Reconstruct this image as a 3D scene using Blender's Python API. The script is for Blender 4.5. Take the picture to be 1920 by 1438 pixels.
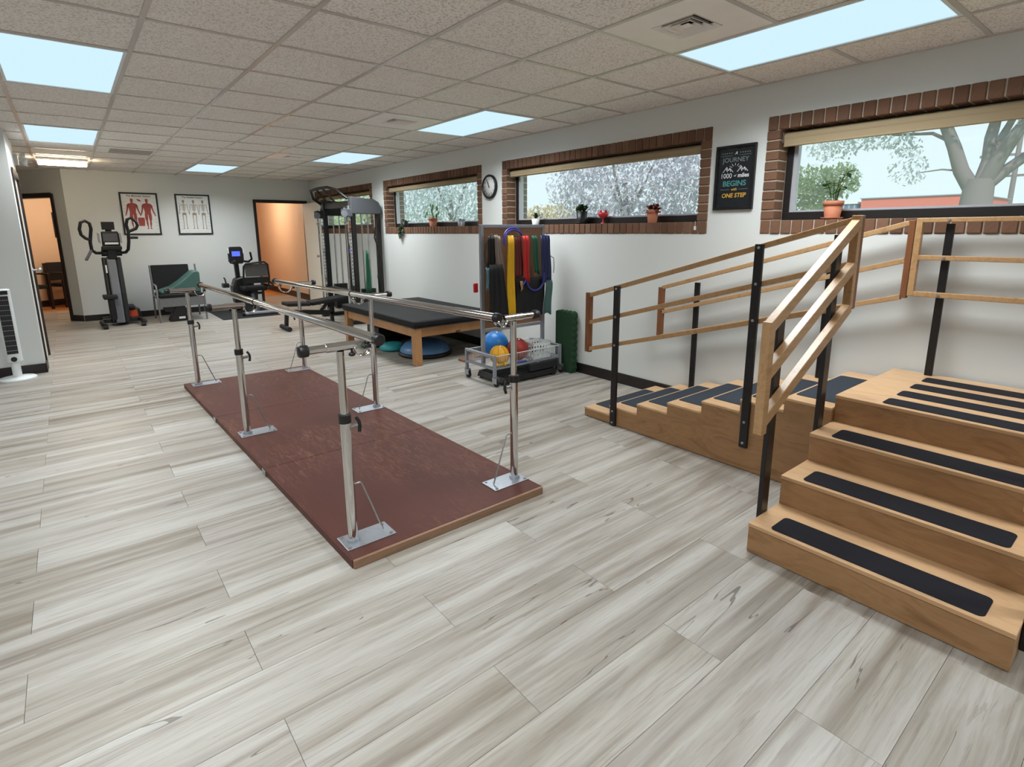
import bpy, math, random
from mathutils import Vector, Matrix, noise
random.seed(7)
for o in list(bpy.data.objects): bpy.data.objects.remove(o)
scene = bpy.context.scene
COL = scene.collection
PI = math.pi
# ---------------------------------------------------------------- camera
cam_d = bpy.data.cameras.new('camera'); cam = bpy.data.objects.new('camera', cam_d); COL.objects.link(cam)
YAW, PITCH, ROLL = -0.67692, 0.20400, -0.00582
_f = Vector((-math.sin(YAW)*math.cos(PITCH), math.cos(YAW)*math.cos(PITCH), -math.sin(PITCH)))
_r = Vector((math.cos(YAW), math.sin(YAW), 0)); _u = _r.cross(_f)
_r2 = _r*math.cos(ROLL)+_u*math.sin(ROLL); _u2 = _r2.cross(_f)
cam.matrix_world = Matrix(((_r2.x,_u2.x,-_f.x,0),(_r2.y,_u2.y,-_f.y,0),(_r2.z,_u2.z,-_f.z,1.432),(0,0,0,1)))
cam_d.sensor_fit = 'HORIZONTAL'; cam_d.sensor_width = 36; cam_d.lens = 1021.68/1920*36
cam_d.shift_y = -74.78/1920; cam_d.clip_start = 0.02; cam_d.clip_end = 400
scene.camera = cam
# ---------------------------------------------------------------- world, sun, exposure
w = bpy.data.worlds.new('sky'); scene.world = w; w.use_nodes = True
wn = w.node_tree; bg = wn.nodes['Background']
bg.inputs[0].default_value = (0.78, 0.94, 1.0, 1); bg.inputs[1].default_value = 0.98
sd = bpy.data.lights.new('sun', 'SUN'); sd.energy = 3.4; sd.angle = 0.02; sd.color = (1, .95, .88)
sun = bpy.data.objects.new('sun', sd); COL.objects.link(sun)
sun.rotation_euler = Vector((.55, .35, -.75)).to_track_quat('-Z', 'Y').to_euler()
scene.view_settings.view_transform = 'Standard'; scene.view_settings.look = 'None'
scene.view_settings.gamma = 1; scene.view_settings.use_curve_mapping = False
scene.view_settings.exposure = 0.32
PANEL_W = 25.5      # watts of one lensed ceiling troffer
# ---------------------------------------------------------------- mesh helper
OFF = {}
def _basis(d):
    d = d.normalized(); a = Vector((0,0,1)) if abs(d.z) < .9 else Vector((1,0,0))
    x = a.cross(d).normalized(); return x, d.cross(x)
class MB:
    def __init__(s): s.v=[]; s.f=[]; s.sm=[]
    def add(s, vs, fs, smooth=False):
        n=len(s.v); s.v += [tuple(v) for v in vs]
        for f in fs: s.f.append(tuple(i+n for i in f)); s.sm.append(smooth)
        return s
    def box(s,x0,x1,y0,y1,z0,z1):
        if x0>x1: x0,x1=x1,x0
        if y0>y1: y0,y1=y1,y0
        if z0>z1: z0,z1=z1,z0
        v=[(x,y,z) for z in(z0,z1) for y in(y0,y1) for x in(x0,x1)]
        return s.add(v,[(0,2,3,1),(4,5,7,6),(0,1,5,4),(2,6,7,3),(0,4,6,2),(1,3,7,5)])
    def bar(s,p,q,w,h,up=(0,0,1)):
        p=Vector(p);q=Vector(q);d=(q-p).normalized();up=Vector(up)
        x=d.cross(up)
        if x.length<1e-4: x=d.cross(Vector((1,0,0)))
        x.normalize(); y=x.cross(d)
        v=[c+x*a*w/2+y*b*h/2 for c in(p,q) for a,b in((-1,-1),(1,-1),(1,1),(-1,1))]
        return s.add(v,[(3,2,1,0),(4,5,6,7),(0,1,5,4),(1,2,6,5),(2,3,7,6),(3,0,4,7)])
    def cyl(s,p,q,r,n=14,r2=None,caps=True):
        p=Vector(p);q=Vector(q);r2=r if r2 is None else r2
        x,y=_basis(q-p)
        ring=lambda c,rr:[c+(x*math.cos(2*PI*i/n)+y*math.sin(2*PI*i/n))*rr for i in range(n)]
        s.add(ring(p,r)+ring(q,r2),[(i,(i+1)%n,n+(i+1)%n,n+i) for i in range(n)],True)
        if caps:
            s.add(ring(p,r),[tuple(range(n-1,-1,-1))]); s.add(ring(q,r2),[tuple(range(n))])
        return s
    def tube(s,pts,r,n=8,closed=False,flat=None):
        P=[Vector(p) for p in pts];m=len(P);R=r if isinstance(r,(list,tuple)) else [r]*m
        vs=[];px=None
        for i in range(m):
            a=P[(i-1)%m] if (closed or i>0) else P[i]; b=P[(i+1)%m] if (closed or i<m-1) else P[i]
            d=(b-a).normalized()
            if px is None: x,y=_basis(d)
            else:
                x=(px-d*px.dot(d))
                x=x.normalized() if x.length>1e-5 else _basis(d)[0]
                y=d.cross(x)
            px=x
            for k in range(n):
                t=2*PI*k/n; vs.append(P[i]+(x*math.cos(t)+y*math.sin(t)*(flat or 1))*R[i])
        fs=[]
        for i in range(m if closed else m-1):
            j=(i+1)%m
            for k in range(n): fs.append((i*n+k,i*n+(k+1)%n,j*n+(k+1)%n,j*n+k))
        s.add(vs,fs,True)
        if not closed:
            s.add(vs[:n],[tuple(range(n-1,-1,-1))]); s.add(vs[-n:],[tuple(range(n))])
        return s
    def lathe(s,prof,c=(0,0,0),n=20,ax='z',sx=1,sy=1,caps='bt'):
        vs=[]
        for r,z in prof:
            for i in range(n):
                t=2*PI*i/n; a,b=r*math.cos(t)*sx,r*math.sin(t)*sy
                v={'z':(a,b,z),'y':(a,z,b),'x':(z,a,b)}[ax]
                vs.append((c[0]+v[0],c[1]+v[1],c[2]+v[2]))
        m=len(prof); fs=[]
        for i in range(m-1):
            for k in range(n):
                q=(i*n+k,i*n+(k+1)%n,(i+1)*n+(k+1)%n,(i+1)*n+k)
                fs.append(q if ax!='y' else q[::-1])
        s.add(vs,fs,True)
        if prof[0][0]>1e-4 and 'b' in caps: s.add(vs[:n],[tuple(range(n-1,-1,-1))])
        if prof[-1][0]>1e-4 and 't' in caps: s.add(vs[-n:],[tuple(range(n))])
        return s
    def ball(s,c,r,nu=20,nv=12,sx=1,sy=1,sz=1):
        prof=[(r*math.sin(PI*i/nv),-r*math.cos(PI*i/nv)*sz) for i in range(nv+1)]
        prof[0]=(1e-5,-r*sz);prof[-1]=(1e-5,r*sz)
        return s.lathe(prof,c,nu,'z',sx,sy)
    def prism(s,poly,plane,a,b):
        mp={'xy':lambda u,v,t:(u,v,t),'xz':lambda u,v,t:(u,t,v),'yz':lambda u,v,t:(t,u,v)}[plane]
        n=len(poly); ar=sum(poly[i][0]*poly[(i+1)%n][1]-poly[(i+1)%n][0]*poly[i][1] for i in range(n))
        if ar<0: poly=poly[::-1]
        if a>b: a,b=b,a
        v=[mp(u,w_,a) for u,w_ in poly]+[mp(u,w_,b) for u,w_ in poly]
        fl=[tuple(range(n-1,-1,-1)),tuple(range(n,2*n))]+[(i,(i+1)%n,n+(i+1)%n,n+i) for i in range(n)]
        if plane=='xz': fl=[f[::-1] for f in fl]
        return s.add(v,fl)
    def quad(s,a,b,c,d): return s.add([a,b,c,d],[(0,1,2,3)])
    def build(s,name,mat,parent=None,bevel=0,seg=2,origin=None,loc=None):
        off=OFF.get(parent.name,Vector()) if parent else Vector()
        if parent is None:
            if origin is None:
                xs=[v[0] for v in s.v];ys=[v[1] for v in s.v];zs=[v[2] for v in s.v]
                origin=((min(xs)+max(xs))/2,(min(ys)+max(ys))/2,min(zs))
            off=Vector(origin)
        me=bpy.data.meshes.new(name)
        me.from_pydata([(v[0]-off.x,v[1]-off.y,v[2]-off.z) for v in s.v],[],s.f)
        me.polygons.foreach_set('use_smooth',s.sm); me.materials.append(mat); me.update()
        o=bpy.data.objects.new(name,me); COL.objects.link(o)
        if parent: o.parent=parent
        else: o.location=off
        OFF[o.name]=off
        if bevel:
            b=o.modifiers.new('bevel','BEVEL'); b.width=bevel; b.segments=seg; b.limit_method='ANGLE'; b.angle_limit=math.radians(40)
            b.harden_normals=False
        return o
def tag(o,label=None,cat=None,group=None,kind=None):
    if label:o['label']=label
    if cat:o['category']=cat
    if group:o['group']=group
    if kind:o['kind']=kind
    return o
def thing(name,label,cat,loc=(0,0,0),rz=0,group=None,local=False,kind=None):
    o=bpy.data.objects.new(name,None); COL.objects.link(o); o.empty_display_size=.1
    o.location=loc;o.rotation_euler=(0,0,rz); OFF[o.name]=Vector() if local else Vector(loc)
    return tag(o,label,cat,group,kind)
def inst(src,loc,parent=None,rot=None,name=None,scale=None):
    """copy of one mesh object sharing its mesh; loc in the parent's frame"""
    c=src.copy(); COL.objects.link(c); c.parent=parent; c.location=loc
    if rot:c.rotation_euler=rot
    if scale:c.scale=scale
    return c
def copy_tree(src,loc,rz=None,label=None):
    c=src.copy(); COL.objects.link(c); c.location=loc
    if rz is not None:c.rotation_euler=(0,0,rz)
    if label:c['label']=label
    for ch in src.children:
        d=ch.copy(); COL.objects.link(d); d.parent=c
        for g in ch.children:
            e=g.copy(); COL.objects.link(e); e.parent=d
    return c
# ---------------------------------------------------------------- materials
def srgb(r,g,b):
    f=lambda c:(c/255/12.92 if c/255<=.04045 else ((c/255+.055)/1.055)**2.4)
    return (f(r),f(g),f(b),1)
class NT:
    def __init__(s,name):
        s.m=bpy.data.materials.new(name); s.m.use_nodes=True; s.t=s.m.node_tree; s.b=s.t.nodes['Principled BSDF']; s.out=s.t.nodes['Material Output']
    def n(s,ty,**kw):
        x=s.t.nodes.new(ty)
        for k,v in kw.items():
            if hasattr(x,k): setattr(x,k,v)
        return x
    def l(s,a,b): s.t.links.new(a,b)
    def math(s,op,a,b=None,c=None):
        x=s.n('ShaderNodeMath',operation=op)
        for i,q in enumerate((a,b,c)):
            if q is None: continue
            if isinstance(q,(int,float)): x.inputs[i].default_value=q
            else: s.l(q,x.inputs[i])
        return x.outputs[0]
    def noise(s,vec,scale=5,detail=3,rough=.5,dist=0):
        x=s.n('ShaderNodeTexNoise'); x.inputs['Scale'].default_value=scale;x.inputs['Detail'].default_value=detail
        x.inputs['Roughness'].default_value=rough;x.inputs['Distortion'].default_value=dist
        if vec is not None:s.l(vec,x.inputs['Vector'])
        return x.outputs['Fac']
    def ramp(s,fac,stops,interp='LINEAR'):
        x=s.n('ShaderNodeValToRGB'); x.color_ramp.interpolation=interp
        e=x.color_ramp.elements
        while len(e)<len(stops): e.new(.5)
        for i,(p,c) in enumerate(stops): e[i].position=p; e[i].color=c if len(c)==4 else (*c,1)
        s.l(fac,x.inputs[0]); return x.outputs[0]
    def mix(s,fac,a,b,mode='MIX'):
        x=s.n('ShaderNodeMix',data_type='RGBA',blend_type=mode)
        for i,q in ((0,fac),(6,a),(7,b)):
            if isinstance(q,(int,float)): x.inputs[i].default_value=q
            elif isinstance(q,tuple): x.inputs[i].default_value=q
            else: s.l(q,x.inputs[i])
        return x.outputs[2]
    def mapping(s,vec,scale=(1,1,1),loc=(0,0,0),rot=(0,0,0)):
        x=s.n('ShaderNodeMapping'); x.inputs['Scale'].default_value=scale;x.inputs['Location'].default_value=loc;x.inputs['Rotation'].default_value=rot
        s.l(vec,x.inputs['Vector']); return x.outputs[0]
    def obj(s): return s.n('ShaderNodeTexCoord').outputs['Object']
    def pos(s): return s.n('ShaderNodeNewGeometry').outputs['Position']
    def rnd(s): return s.n('ShaderNodeObjectInfo').outputs['Random']
    def bump(s,h,strength=.2,dist=.01):
        x=s.n('ShaderNodeBump'); x.inputs['Strength'].default_value=strength;x.inputs['Distance'].default_value=dist
        s.l(h,x.inputs['Height']); s.l(x.outputs[0],s.b.inputs['Normal'])
    def set(s,color=None,rough=.5,metal=0,spec=None):
        if color is not None:
            if isinstance(color,tuple): s.b.inputs['Base Color'].default_value=color
            else: s.l(color,s.b.inputs['Base Color'])
        if isinstance(rough,(int,float)): s.b.inputs['Roughness'].default_value=rough
        else: s.l(rough,s.b.inputs['Roughness'])
        s.b.inputs['Metallic'].default_value=metal
        if spec is not None: s.b.inputs['Specular IOR Level'].default_value=spec
        return s.m
def plain(name,c,rough=.5,metal=0,var=.12,scale=30,spec=None,bump=0):
    t=NT(name); o=t.obj(); n=t.noise(o,scale,3)
    col=t.mix(n,tuple(x*(1-var) for x in c[:3])+(1,),tuple(min(1,x*(1+var)) for x in c[:3])+(1,))
    if bump: t.bump(n,bump,.005)
    return t.set(col,rough,metal,spec)
def emit(name,c,strength):
    t=NT(name); e=t.n('ShaderNodeEmission'); e.inputs[0].default_value=c; e.inputs[1].default_value=strength
    t.l(e.outputs[0],t.out.inputs[0]); return t.m
M={}
# wall paint
def paint(name,c,b=.12):
    t=NT(name); p=t.pos(); n=t.noise(p,90,4,.6); n2=t.noise(p,1.3,2)
    t.bump(n,b,.004)
    return t.set(t.mix(n2,tuple(x*.97 for x in c[:3])+(1,),c),.62,0,.3)
M['wall']=paint('wall_paint',srgb(217,219,217))
M['peach']=paint('peach_paint',srgb(222,193,166))
M['cream']=paint('door_paint',srgb(228,224,212),.03)
# ceiling
t=NT('ceiling_tile'); p=t.pos()
n=t.noise(p,85,4,.7); pit=t.ramp(n,[(.38,(.62,.60,.58)),(.5,(1,1,1))]); big=t.noise(p,1.1,2)
col=t.mix(1.0,t.mix(big,srgb(238,231,225),srgb(246,241,236)),pit,'MULTIPLY'); t.bump(n,.5,.006)
M['tile']=t.set(col,.9,0,.1)
M['tee']=plain('tee_white',srgb(196,188,182),.25,0,.03,30,.7)
M['vent']=plain('vent_metal',srgb(240,232,228),.4,0,.05,8)
M['ventdark']=plain('vent_dark',srgb(60,54,50),.7)
M['lens']=emit('troffer_lens',(.62,.85,1,1),.85)
M['warmlens']=emit('warm_lens',(1,.80,.55,1),34.0)
# floor planks
def plank_mat(name,seams):
    t=NT(name); p=t.pos(); sp=t.n('ShaderNodeSeparateXYZ'); t.l(p,sp.inputs[0]); X,Y=sp.outputs[0],sp.outputs[1]
    rr=t.math('DIVIDE',t.math('SUBTRACT',Y,.322),.237); row=t.math('FLOOR',rr); v=t.math('SUBTRACT',rr,row)
    par=t.math('FLOORED_MODULO',row,2.0)
    uu=t.math('DIVIDE',t.math('SUBTRACT',t.math('SUBTRACT',X,.324),t.math('MULTIPLY',par,.61)),1.22); idx=t.math('FLOOR',uu); u=t.math('SUBTRACT',uu,idx)
    cb=t.n('ShaderNodeCombineXYZ'); t.l(row,cb.inputs[0]); t.l(idx,cb.inputs[1])
    wnz=t.n('ShaderNodeTexWhiteNoise'); wnz.noise_dimensions='2D'; t.l(cb.outputs[0],wnz.inputs['Vector']); R=wnz.outputs['Value']; RC=wnz.outputs['Color']
    def vec(sx,sy,k):
        c=t.n('ShaderNodeCombineXYZ'); t.l(t.math('MULTIPLY_ADD',X,sx,t.math('MULTIPLY',R,31.7*k)),c.inputs[0]); t.l(t.math('MULTIPLY',Y,sy),c.inputs[1]); t.l(t.math('MULTIPLY',R,17.3*k),c.inputs[2]); return c.outputs[0]
    a=t.noise(vec(.66,8,1),1,4,.58,.8)
    a2=t.noise(vec(.5,14,2),1,3,.55,.6)
    g=t.noise(vec(5,95,3),1,4,.65,.4)
    base=t.ramp(a,[(.28,srgb(102,90,77)),(.43,srgb(139,128,114)),(.54,srgb(166,160,152)),(.69,srgb(188,186,181))])
    cool=t.ramp(a2,[(.32,srgb(120,112,103)),(.49,srgb(171,167,161)),(.73,srgb(195,194,190))])
    col=t.mix(.5,base,cool)
    col=t.mix(t.math('MULTIPLY',t.math('SUBTRACT',.52,g),1.35),col,srgb(105,88,70))
    # cracks and splits
    cn=t.noise(vec(.62,9.5,5),1,3,.45,.3); line=t.math('LESS_THAN',t.math('ABSOLUTE',t.math('SUBTRACT',cn,.50)),.0038)
    cm=t.math('GREATER_THAN',t.noise(vec(1.6,4,7),1,2),.545); ck=t.math('MULTIPLY',t.math('MULTIPLY',line,cm),.62)
    col=t.mix(ck,col,srgb(72,60,50))
    fb=t.math('GREATER_THAN',t.noise(vec(2.2,34,9),1,3,.6,.6),.655); col=t.mix(t.math('MULTIPLY',fb,.22),col,srgb(96,82,68))
    tint=t.ramp(R,[(0,(.95,.93,.90)),(.5,(1,1,1)),(1,(.98,.97,.97))]); col=t.mix(1.0,col,tint,'MULTIPLY')
    if seams:
        e1=t.math('LESS_THAN',t.math('ABSOLUTE',t.math('SUBTRACT',v,.5)),.492); e2=t.math('LESS_THAN',t.math('ABSOLUTE',t.math('SUBTRACT',u,.5)),.4985)
        col=t.mix(t.math('MULTIPLY',t.math('SUBTRACT',1,t.math('MULTIPLY',e1,e2)),.6),col,srgb(110,98,86))
    t.bump(g,.08,.002)
    return t.set(col,t.math('MULTIPLY_ADD',g,.18,.34),0,.42)
M['plank']=plank_mat('vinyl_plank',False); M['plankfar']=plank_mat('vinyl_plank_far',True)
M['joint']=plain('floor_joint',srgb(128,120,110),.8)
t=NT('laminate'); p=t.pos(); n=t.noise(t.mapping(p,(1.5,14,1)),1,3,.6,.4)
M['laminate']=t.set(t.ramp(n,[(.3,srgb(150,92,50)),(.7,srgb(205,140,86))]),.4)
# bricks
t=NT('brick'); o=t.obj(); r=t.rnd(); n=t.noise(o,45,4,.7)
c=t.ramp(r,[(0,srgb(106,78,62)),(.3,srgb(128,94,74)),(.6,srgb(118,90,74)),(.85,srgb(138,106,86)),(1,srgb(96,72,60))])
col=t.mix(t.math('MULTIPLY',n,.55),c,srgb(92,66,52)); t.bump(n,.5,.006); M['brick']=t.set(col,.85,0,.2)
M['mortar']=plain('mortar',srgb(190,176,160),.95,0,.15,60,None,.4)
M['blackframe']=plain('black_frame',srgb(26,22,22),.45,0,.2,20)
M['trim']=plain('dark_trim',srgb(34,20,18),.42,0,.25,12)
M['base']=plain('black_baseboard',srgb(30,22,22),.4,0,.2,15)
M['sash']=plain('sash_alu',srgb(190,190,196),.4,.3,.05)
t=NT('window_glass'); t.t.nodes.remove(t.b); tr=t.n('ShaderNodeBsdfTransparent'); tr.inputs[0].default_value=(.97,.98,.98,1)
gl=t.n('ShaderNodeBsdfGlossy'); gl.inputs['Roughness'].default_value=.03; df=t.n('ShaderNodeBsdfTranslucent'); df.inputs[0].default_value=(.9,.93,1,1)
m1=t.n('ShaderNodeMixShader'); m1.inputs[0].default_value=.035; t.l(tr.outputs[0],m1.inputs[1]); t.l(gl.outputs[0],m1.inputs[2])
m2=t.n('ShaderNodeMixShader'); m2.inputs[0].default_value=.09; t.l(m1.outputs[0],m2.inputs[1]); t.l(df.outputs[0],m2.inputs[2]); t.l(m2.outputs[0],t.out.inputs[0]); M['glass']=t.m
t=NT('shade_fabric'); t.set(srgb(166,147,116),.8); M['shade']=t.m
# woods
def wood(name,c1,c2,sc=(2,14,14),rough=.45,dist=1.2,det=4,c3=None):
    t=NT(name); o=t.obj(); r=t.rnd(); off=t.n('ShaderNodeVectorMath',operation='ADD'); cb=t.n('ShaderNodeCombineXYZ')
    t.l(t.math('MULTIPLY',r,13.0),cb.inputs[0]); t.l(t.math('MULTIPLY',r,7.0),cb.inputs[1]); t.l(t.math('MULTIPLY',r,9.0),cb.inputs[2])
    t.l(o,off.inputs[0]); t.l(cb.outputs[0],off.inputs[1])
    v=t.mapping(off.outputs[0],sc); n=t.noise(v,1,det,.6,dist); f=t.noise(t.mapping(off.outputs[0],tuple(x*7 for x in sc)),1,2)
    col=t.ramp(n,[(.25,c1),(.5,c2),(.75,c3 or c1)]); col=t.mix(t.math('MULTIPLY',f,.25),col,tuple(x*.6 for x in c1[:3])+(1,))
    t.bump(f,.06,.002)
    return t.set(col,rough,0,.45)
M['ply']=wood('birch_plywood',srgb(140,102,67),srgb(166,126,86),(2.5,2.5,9),.45,1.8,4,srgb(130,92,58))
M['plytop']=wood('birch_tread',srgb(188,147,108),srgb(212,173,132),(7,2.2,7),.4,1.2,4,srgb(188,150,110))
t=NT('ply_edge'); o=t.pos(); sp=t.n('ShaderNodeSeparateXYZ'); t.l(o,sp.inputs[0]); s_=t.math('SINE',t.math('MULTIPLY',sp.outputs[2],1400)); M['plyedge']=t.set(t.mix(t.math('MULTIPLY_ADD',s_,.5,.5),srgb(150,108,70),srgb(220,180,136)),.5)
M['rail']=wood('fir_rail',srgb(164,124,84),srgb(192,152,108),(2,26,26),.3,.6)
M['raildark']=wood('fir_rail_end',srgb(112,68,40),srgb(136,86,54),(14,14,2.5),.42,.6)
M['oak']=wood('oak',srgb(158,112,70),srgb(186,138,92),(2,2,2.2),.42,1.2)
M['oakedge']=wood('oak_edge',srgb(116,86,66),srgb(146,112,88),(3,24,24),.5,.7)
t=NT('maroon_board'); o=t.obj(); n=t.noise(o,2.2,4,.6); n2=t.noise(t.mapping(o,(14,3,1),rot=(0,0,.5)),2,5,.7,1.6); n3=t.noise(o,.9,2)
c=t.mix(n,srgb(78,46,42),srgb(94,57,49)); sc=t.math('MULTIPLY',t.ramp(n2,[(.47,(0,0,0)),(.68,(1,1,1))]),t.ramp(n3,[(.40,(.08,.08,.08)),(.58,(.75,.75,.75))]))
M['maroon']=t.set(t.mix(sc,c,srgb(126,90,72)),t.math('MULTIPLY_ADD',n2,.25,.42),0,.18)
# metals & plastics
t=NT('chrome'); n=t.noise(t.obj(),6,2); M['chrome']=t.set(srgb(206,204,202),t.math('MULTIPLY_ADD',n,.05,.05),1.0)
M['zinc']=plain('zinc_plate',srgb(176,180,188),.38,.85,.15,40)
M['blk']=plain('black_plastic',srgb(18,17,18),.42,0,.2)
M['blksteel']=plain('black_steel',srgb(20,16,17),.4,0,.2)
M['rubber']=plain('black_rubber',srgb(22,22,24),.75,0,.2,60,None,.1)
M['grip']=plain('grip_tape',srgb(30,30,36),.85,0,.35,260,.2,.3)
M['gripblue']=plain('grip_pad',srgb(48,54,62),.8,0,.3,260,.2,.3)
M['vinyl']=plain('black_vinyl',srgb(28,28,30),.6,0,.15,8,.2,.05)
M['grey']=plain('grey_paint',srgb(150,152,160),.4,.2,.08)
M['dgrey']=plain('dark_grey',srgb(78,79,84),.45,0,.1)
M['mgrey']=plain('mid_grey',srgb(108,110,116),.45,0,.1)
M['white']=plain('white_plastic',srgb(226,230,230),.4,0,.04)
M['steel']=plain('steel',srgb(170,168,168),.3,.9,.1)
M['clear']=plain('acrylic',srgb(208,210,208),.15,0,.05); 
_t=M['clear'].node_tree.nodes['Principled BSDF']; _t.inputs['Alpha'].default_value=.35
for k,c,r in [('yellow',(226,176,12),.55),('red',(190,22,26),.5),('dred',(98,22,22),.6),('green',(14,82,58),.55),('dgreen',(26,62,36),.8),('navy',(24,34,84),.55),('purple',(58,54,150),.4),('taupe',(128,114,104),.75),('blackcloth',(20,18,20),.8),('blue',(24,112,186),.4),('ballred',(150,40,30),.5),('bally',(236,170,24),.42),('brown',(92,52,40),.7),('teal',(52,158,166),.45),('bosu',(82,126,170),.32),('terra',(186,116,86),.75),('leaf',(70,112,48),.5),('leafdark',(44,66,36),.55),('leafred',(132,54,38),.6),('stem',(96,104,60),.6),('soil',(58,42,32),.95),('wedge',(64,98,92),.5),('orange',(206,74,34),.5),('lblue',(108,160,176),.6),('bark',(120,112,112),.9),('bldg',(206,110,90),.85),('roofgrey',(150,164,180),.7),('shed',(84,112,140),.6),('grass',(120,140,80),.9),('paper',(222,222,220),.5),('muscle',(158,70,62),.6),('bone',(150,136,116),.6),('ink',(40,38,40),.6),('poster',(30,32,36),.25),('pwhite',(220,222,222),.5),('pteal',(70,138,138),.5),('pgold',(206,160,62),.5),('pgrey',(110,124,124),.5),('peg',(150,112,84),.7),('chairgrey',(110,110,112),.5),('meshgrey',(74,72,70),.8),('redglass',(214,60,70),.3)]:
    M[k]=plain(k,srgb(*c),r)
M['screen']=emit('lcd_blue',(.10,.16,1,1),1.1)
def leafmat(name,c1,c2,tr=.35):
    t=NT(name); r=t.noise(t.pos(),3.0,2); c=t.mix(r,c1,c2); d=t.n('ShaderNodeBsdfDiffuse'); x=t.n('ShaderNodeBsdfTranslucent'); t.l(c,d.inputs[0]); t.l(c,x.inputs[0])
    m=t.n('ShaderNodeMixShader'); m.inputs[0].default_value=tr; t.l(d.outputs[0],m.inputs[1]); t.l(x.outputs[0],m.inputs[2]); t.l(m.outputs[0],t.out.inputs[0]); return t.m
M['foliage_hazed_lavender']=leafmat('foliage_hazed_lavender',srgb(186,187,206),srgb(222,216,226))  # lavender blossom tone, with washed-out daylight haze put into the colour
M['foliage_hazed_grey']=leafmat('foliage_hazed_grey',srgb(184,198,208),srgb(220,227,228))  # leaf colour lifted towards white to carry the overexposed haze
M['foliage_green']=leafmat('foliage_green',srgb(156,182,136),srgb(200,208,156))
M['foliage_gold']=leafmat('foliage_gold',srgb(186,170,120),srgb(206,190,150))
# ================================================================ STRUCTURE
CE=2.4226; XW=3.953; YB=11.4
# ---- floor
fl=MB().box(-5.3,XW+.1,-3.1,13.3,-.06,-.006).build('floor',M['joint']); tag(fl,'grey wood-look vinyl plank floor of the therapy gym','floor',kind='structure')
OFF[fl.name]=fl.location.copy()
_lz=fl.location
def plank_src(L):
    return MB().box(0,L-.0010,0,.2361,0,.0062)
src={}
for r in range(-2,25):
    y=.322+.237*r+.0004; x0=.324+(.61 if r%2 else 0)-1.22*3
    x=x0
    while x<XW-.02:
        L=min(1.22,XW+.03-x)
        key=round(L,3)
        if key not in src:
            p=plank_src(L).build('plank',M['plank'],None,origin=(0,0,0)); p.parent=fl; p.location=Vector((x+.0005,y,-.0062))-_lz; src[key]=p
            bv=p.modifiers.new('bevel','BEVEL'); bv.width=.0007; bv.segments=1
        else: inst(src[key],Vector((x+.0005,y,-.0062))-_lz,fl)
        x+=1.22
YF=.322+.237*25; YN=.322+.237*-2
ff=MB().box(-5.3,XW+.05,YF,13.3,-.006,0).box(-5.3,XW+.05,-3.1,YN,-.006,0).box(-5.3,.324-3.66,YN,YF,-.006,0)
tag(ff.build('plank_field',M['plankfar'],fl),kind='stuff')
# ---- ceiling
cl=MB().box(-5.3,XW+.1,-3.1,13.3,2.46,2.52).build('ceiling',M['tile']); tag(cl,'suspended grid ceiling with speckled square tiles','ceiling',kind='structure')
_lc=cl.location
GX=[.419+.61*i for i in range(-4,6)]; GY=[3.297+.61*k for k in range(-10,14)]
colX=[(GX[i],GX[i+1]) for i in range(len(GX)-1)]+[(GX[-1],XW)]
rowY=[(-3.0,GY[0])]+[(GY[i],GY[i+1]) for i in range(len(GY)-1)]+[(GY[-1],YB)]
EF=(2.859,3.469); ZA=(-.191,.419); CD=(1.639,2.249); FILL=(-3.241,-2.631); DE=(2.249,2.859)
LIGHTS=[(EF,k) for k in(-4,1,6)]+[(ZA,k) for k in(-4,1,6)]+[(CD,10)]+[(EF,-9),(ZA,-9)]+[(FILL,-9),(FILL,-4),(FILL,1)]  # last three: column added out of view to brighten the left side
VENTS=[(DE,-3),(DE,2),(DE,7)]
def yk(k): return 3.297+.61*k
skip=set()
for c,k in LIGHTS: skip.add((round(c[0],2),round(yk(k),2))); skip.add((round(c[0],2),round(yk(k+1),2)))
for c,k in VENTS+[((.419,1.029),8)]: skip.add((round(c[0],2),round(yk(k),2)))
tsrc={}
for a,b in colX:
    for c,d in rowY:
        if (round(a,2),round(c,2)) in skip: continue
        key=(round(b-a,3),round(d-c,3))
        loc=Vector((a+.004,c+.004,2.4275))-_lc
        if key not in tsrc:
            o=MB().box(0,b-a-.008,0,d-c-.008,0,.016).build('ceiling_tile',M['tile'],None,origin=(0,0,0)); o.parent=cl; o.location=loc; tsrc[key]=o
        else: inst(tsrc[key],loc,cl)
for x in GX: MB().box(x-.012,x+.012,-3,YB,2.4215,2.4275).box(x-.003,x+.003,-3,YB,2.4275,2.46).build('main_tee',M['tee'],cl)
for ki,y in enumerate(GY):
    m=MB(); kk=ki-10; st=GX[0]-.01
    for c in sorted([c for c,k in LIGHTS if k+1==kk and c!=FILL]): m.box(st,c[0],y-.012,y+.012,2.4222,2.4273); st=c[1]
    m.box(st,XW,y-.012,y+.012,2.4222,2.4273); m.build('cross_tee',M['tee'],cl)
MB().box(-5.2,-3.235,-3,13.3,2.4275,2.44).box(-2.637,GX[0]-.012,-3,13.3,2.4275,2.44).box(-3.235,-2.637,-3,yk(-9),2.4275,2.44).box(-3.235,-2.637,yk(-7),yk(-4),2.4275,2.44).box(-3.235,-2.637,yk(-2),yk(1),2.4275,2.44).box(-3.235,-2.637,yk(3),13.3,2.4275,2.44).box(GX[0]-.012,.3,YB,13.3,2.4275,2.44).build('plain_panel',M['tile'],cl)
MB().box(XW-.022,XW,-3,YB,2.4205,2.4275).build('wall_angle',M['tee'],cl)
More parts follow.
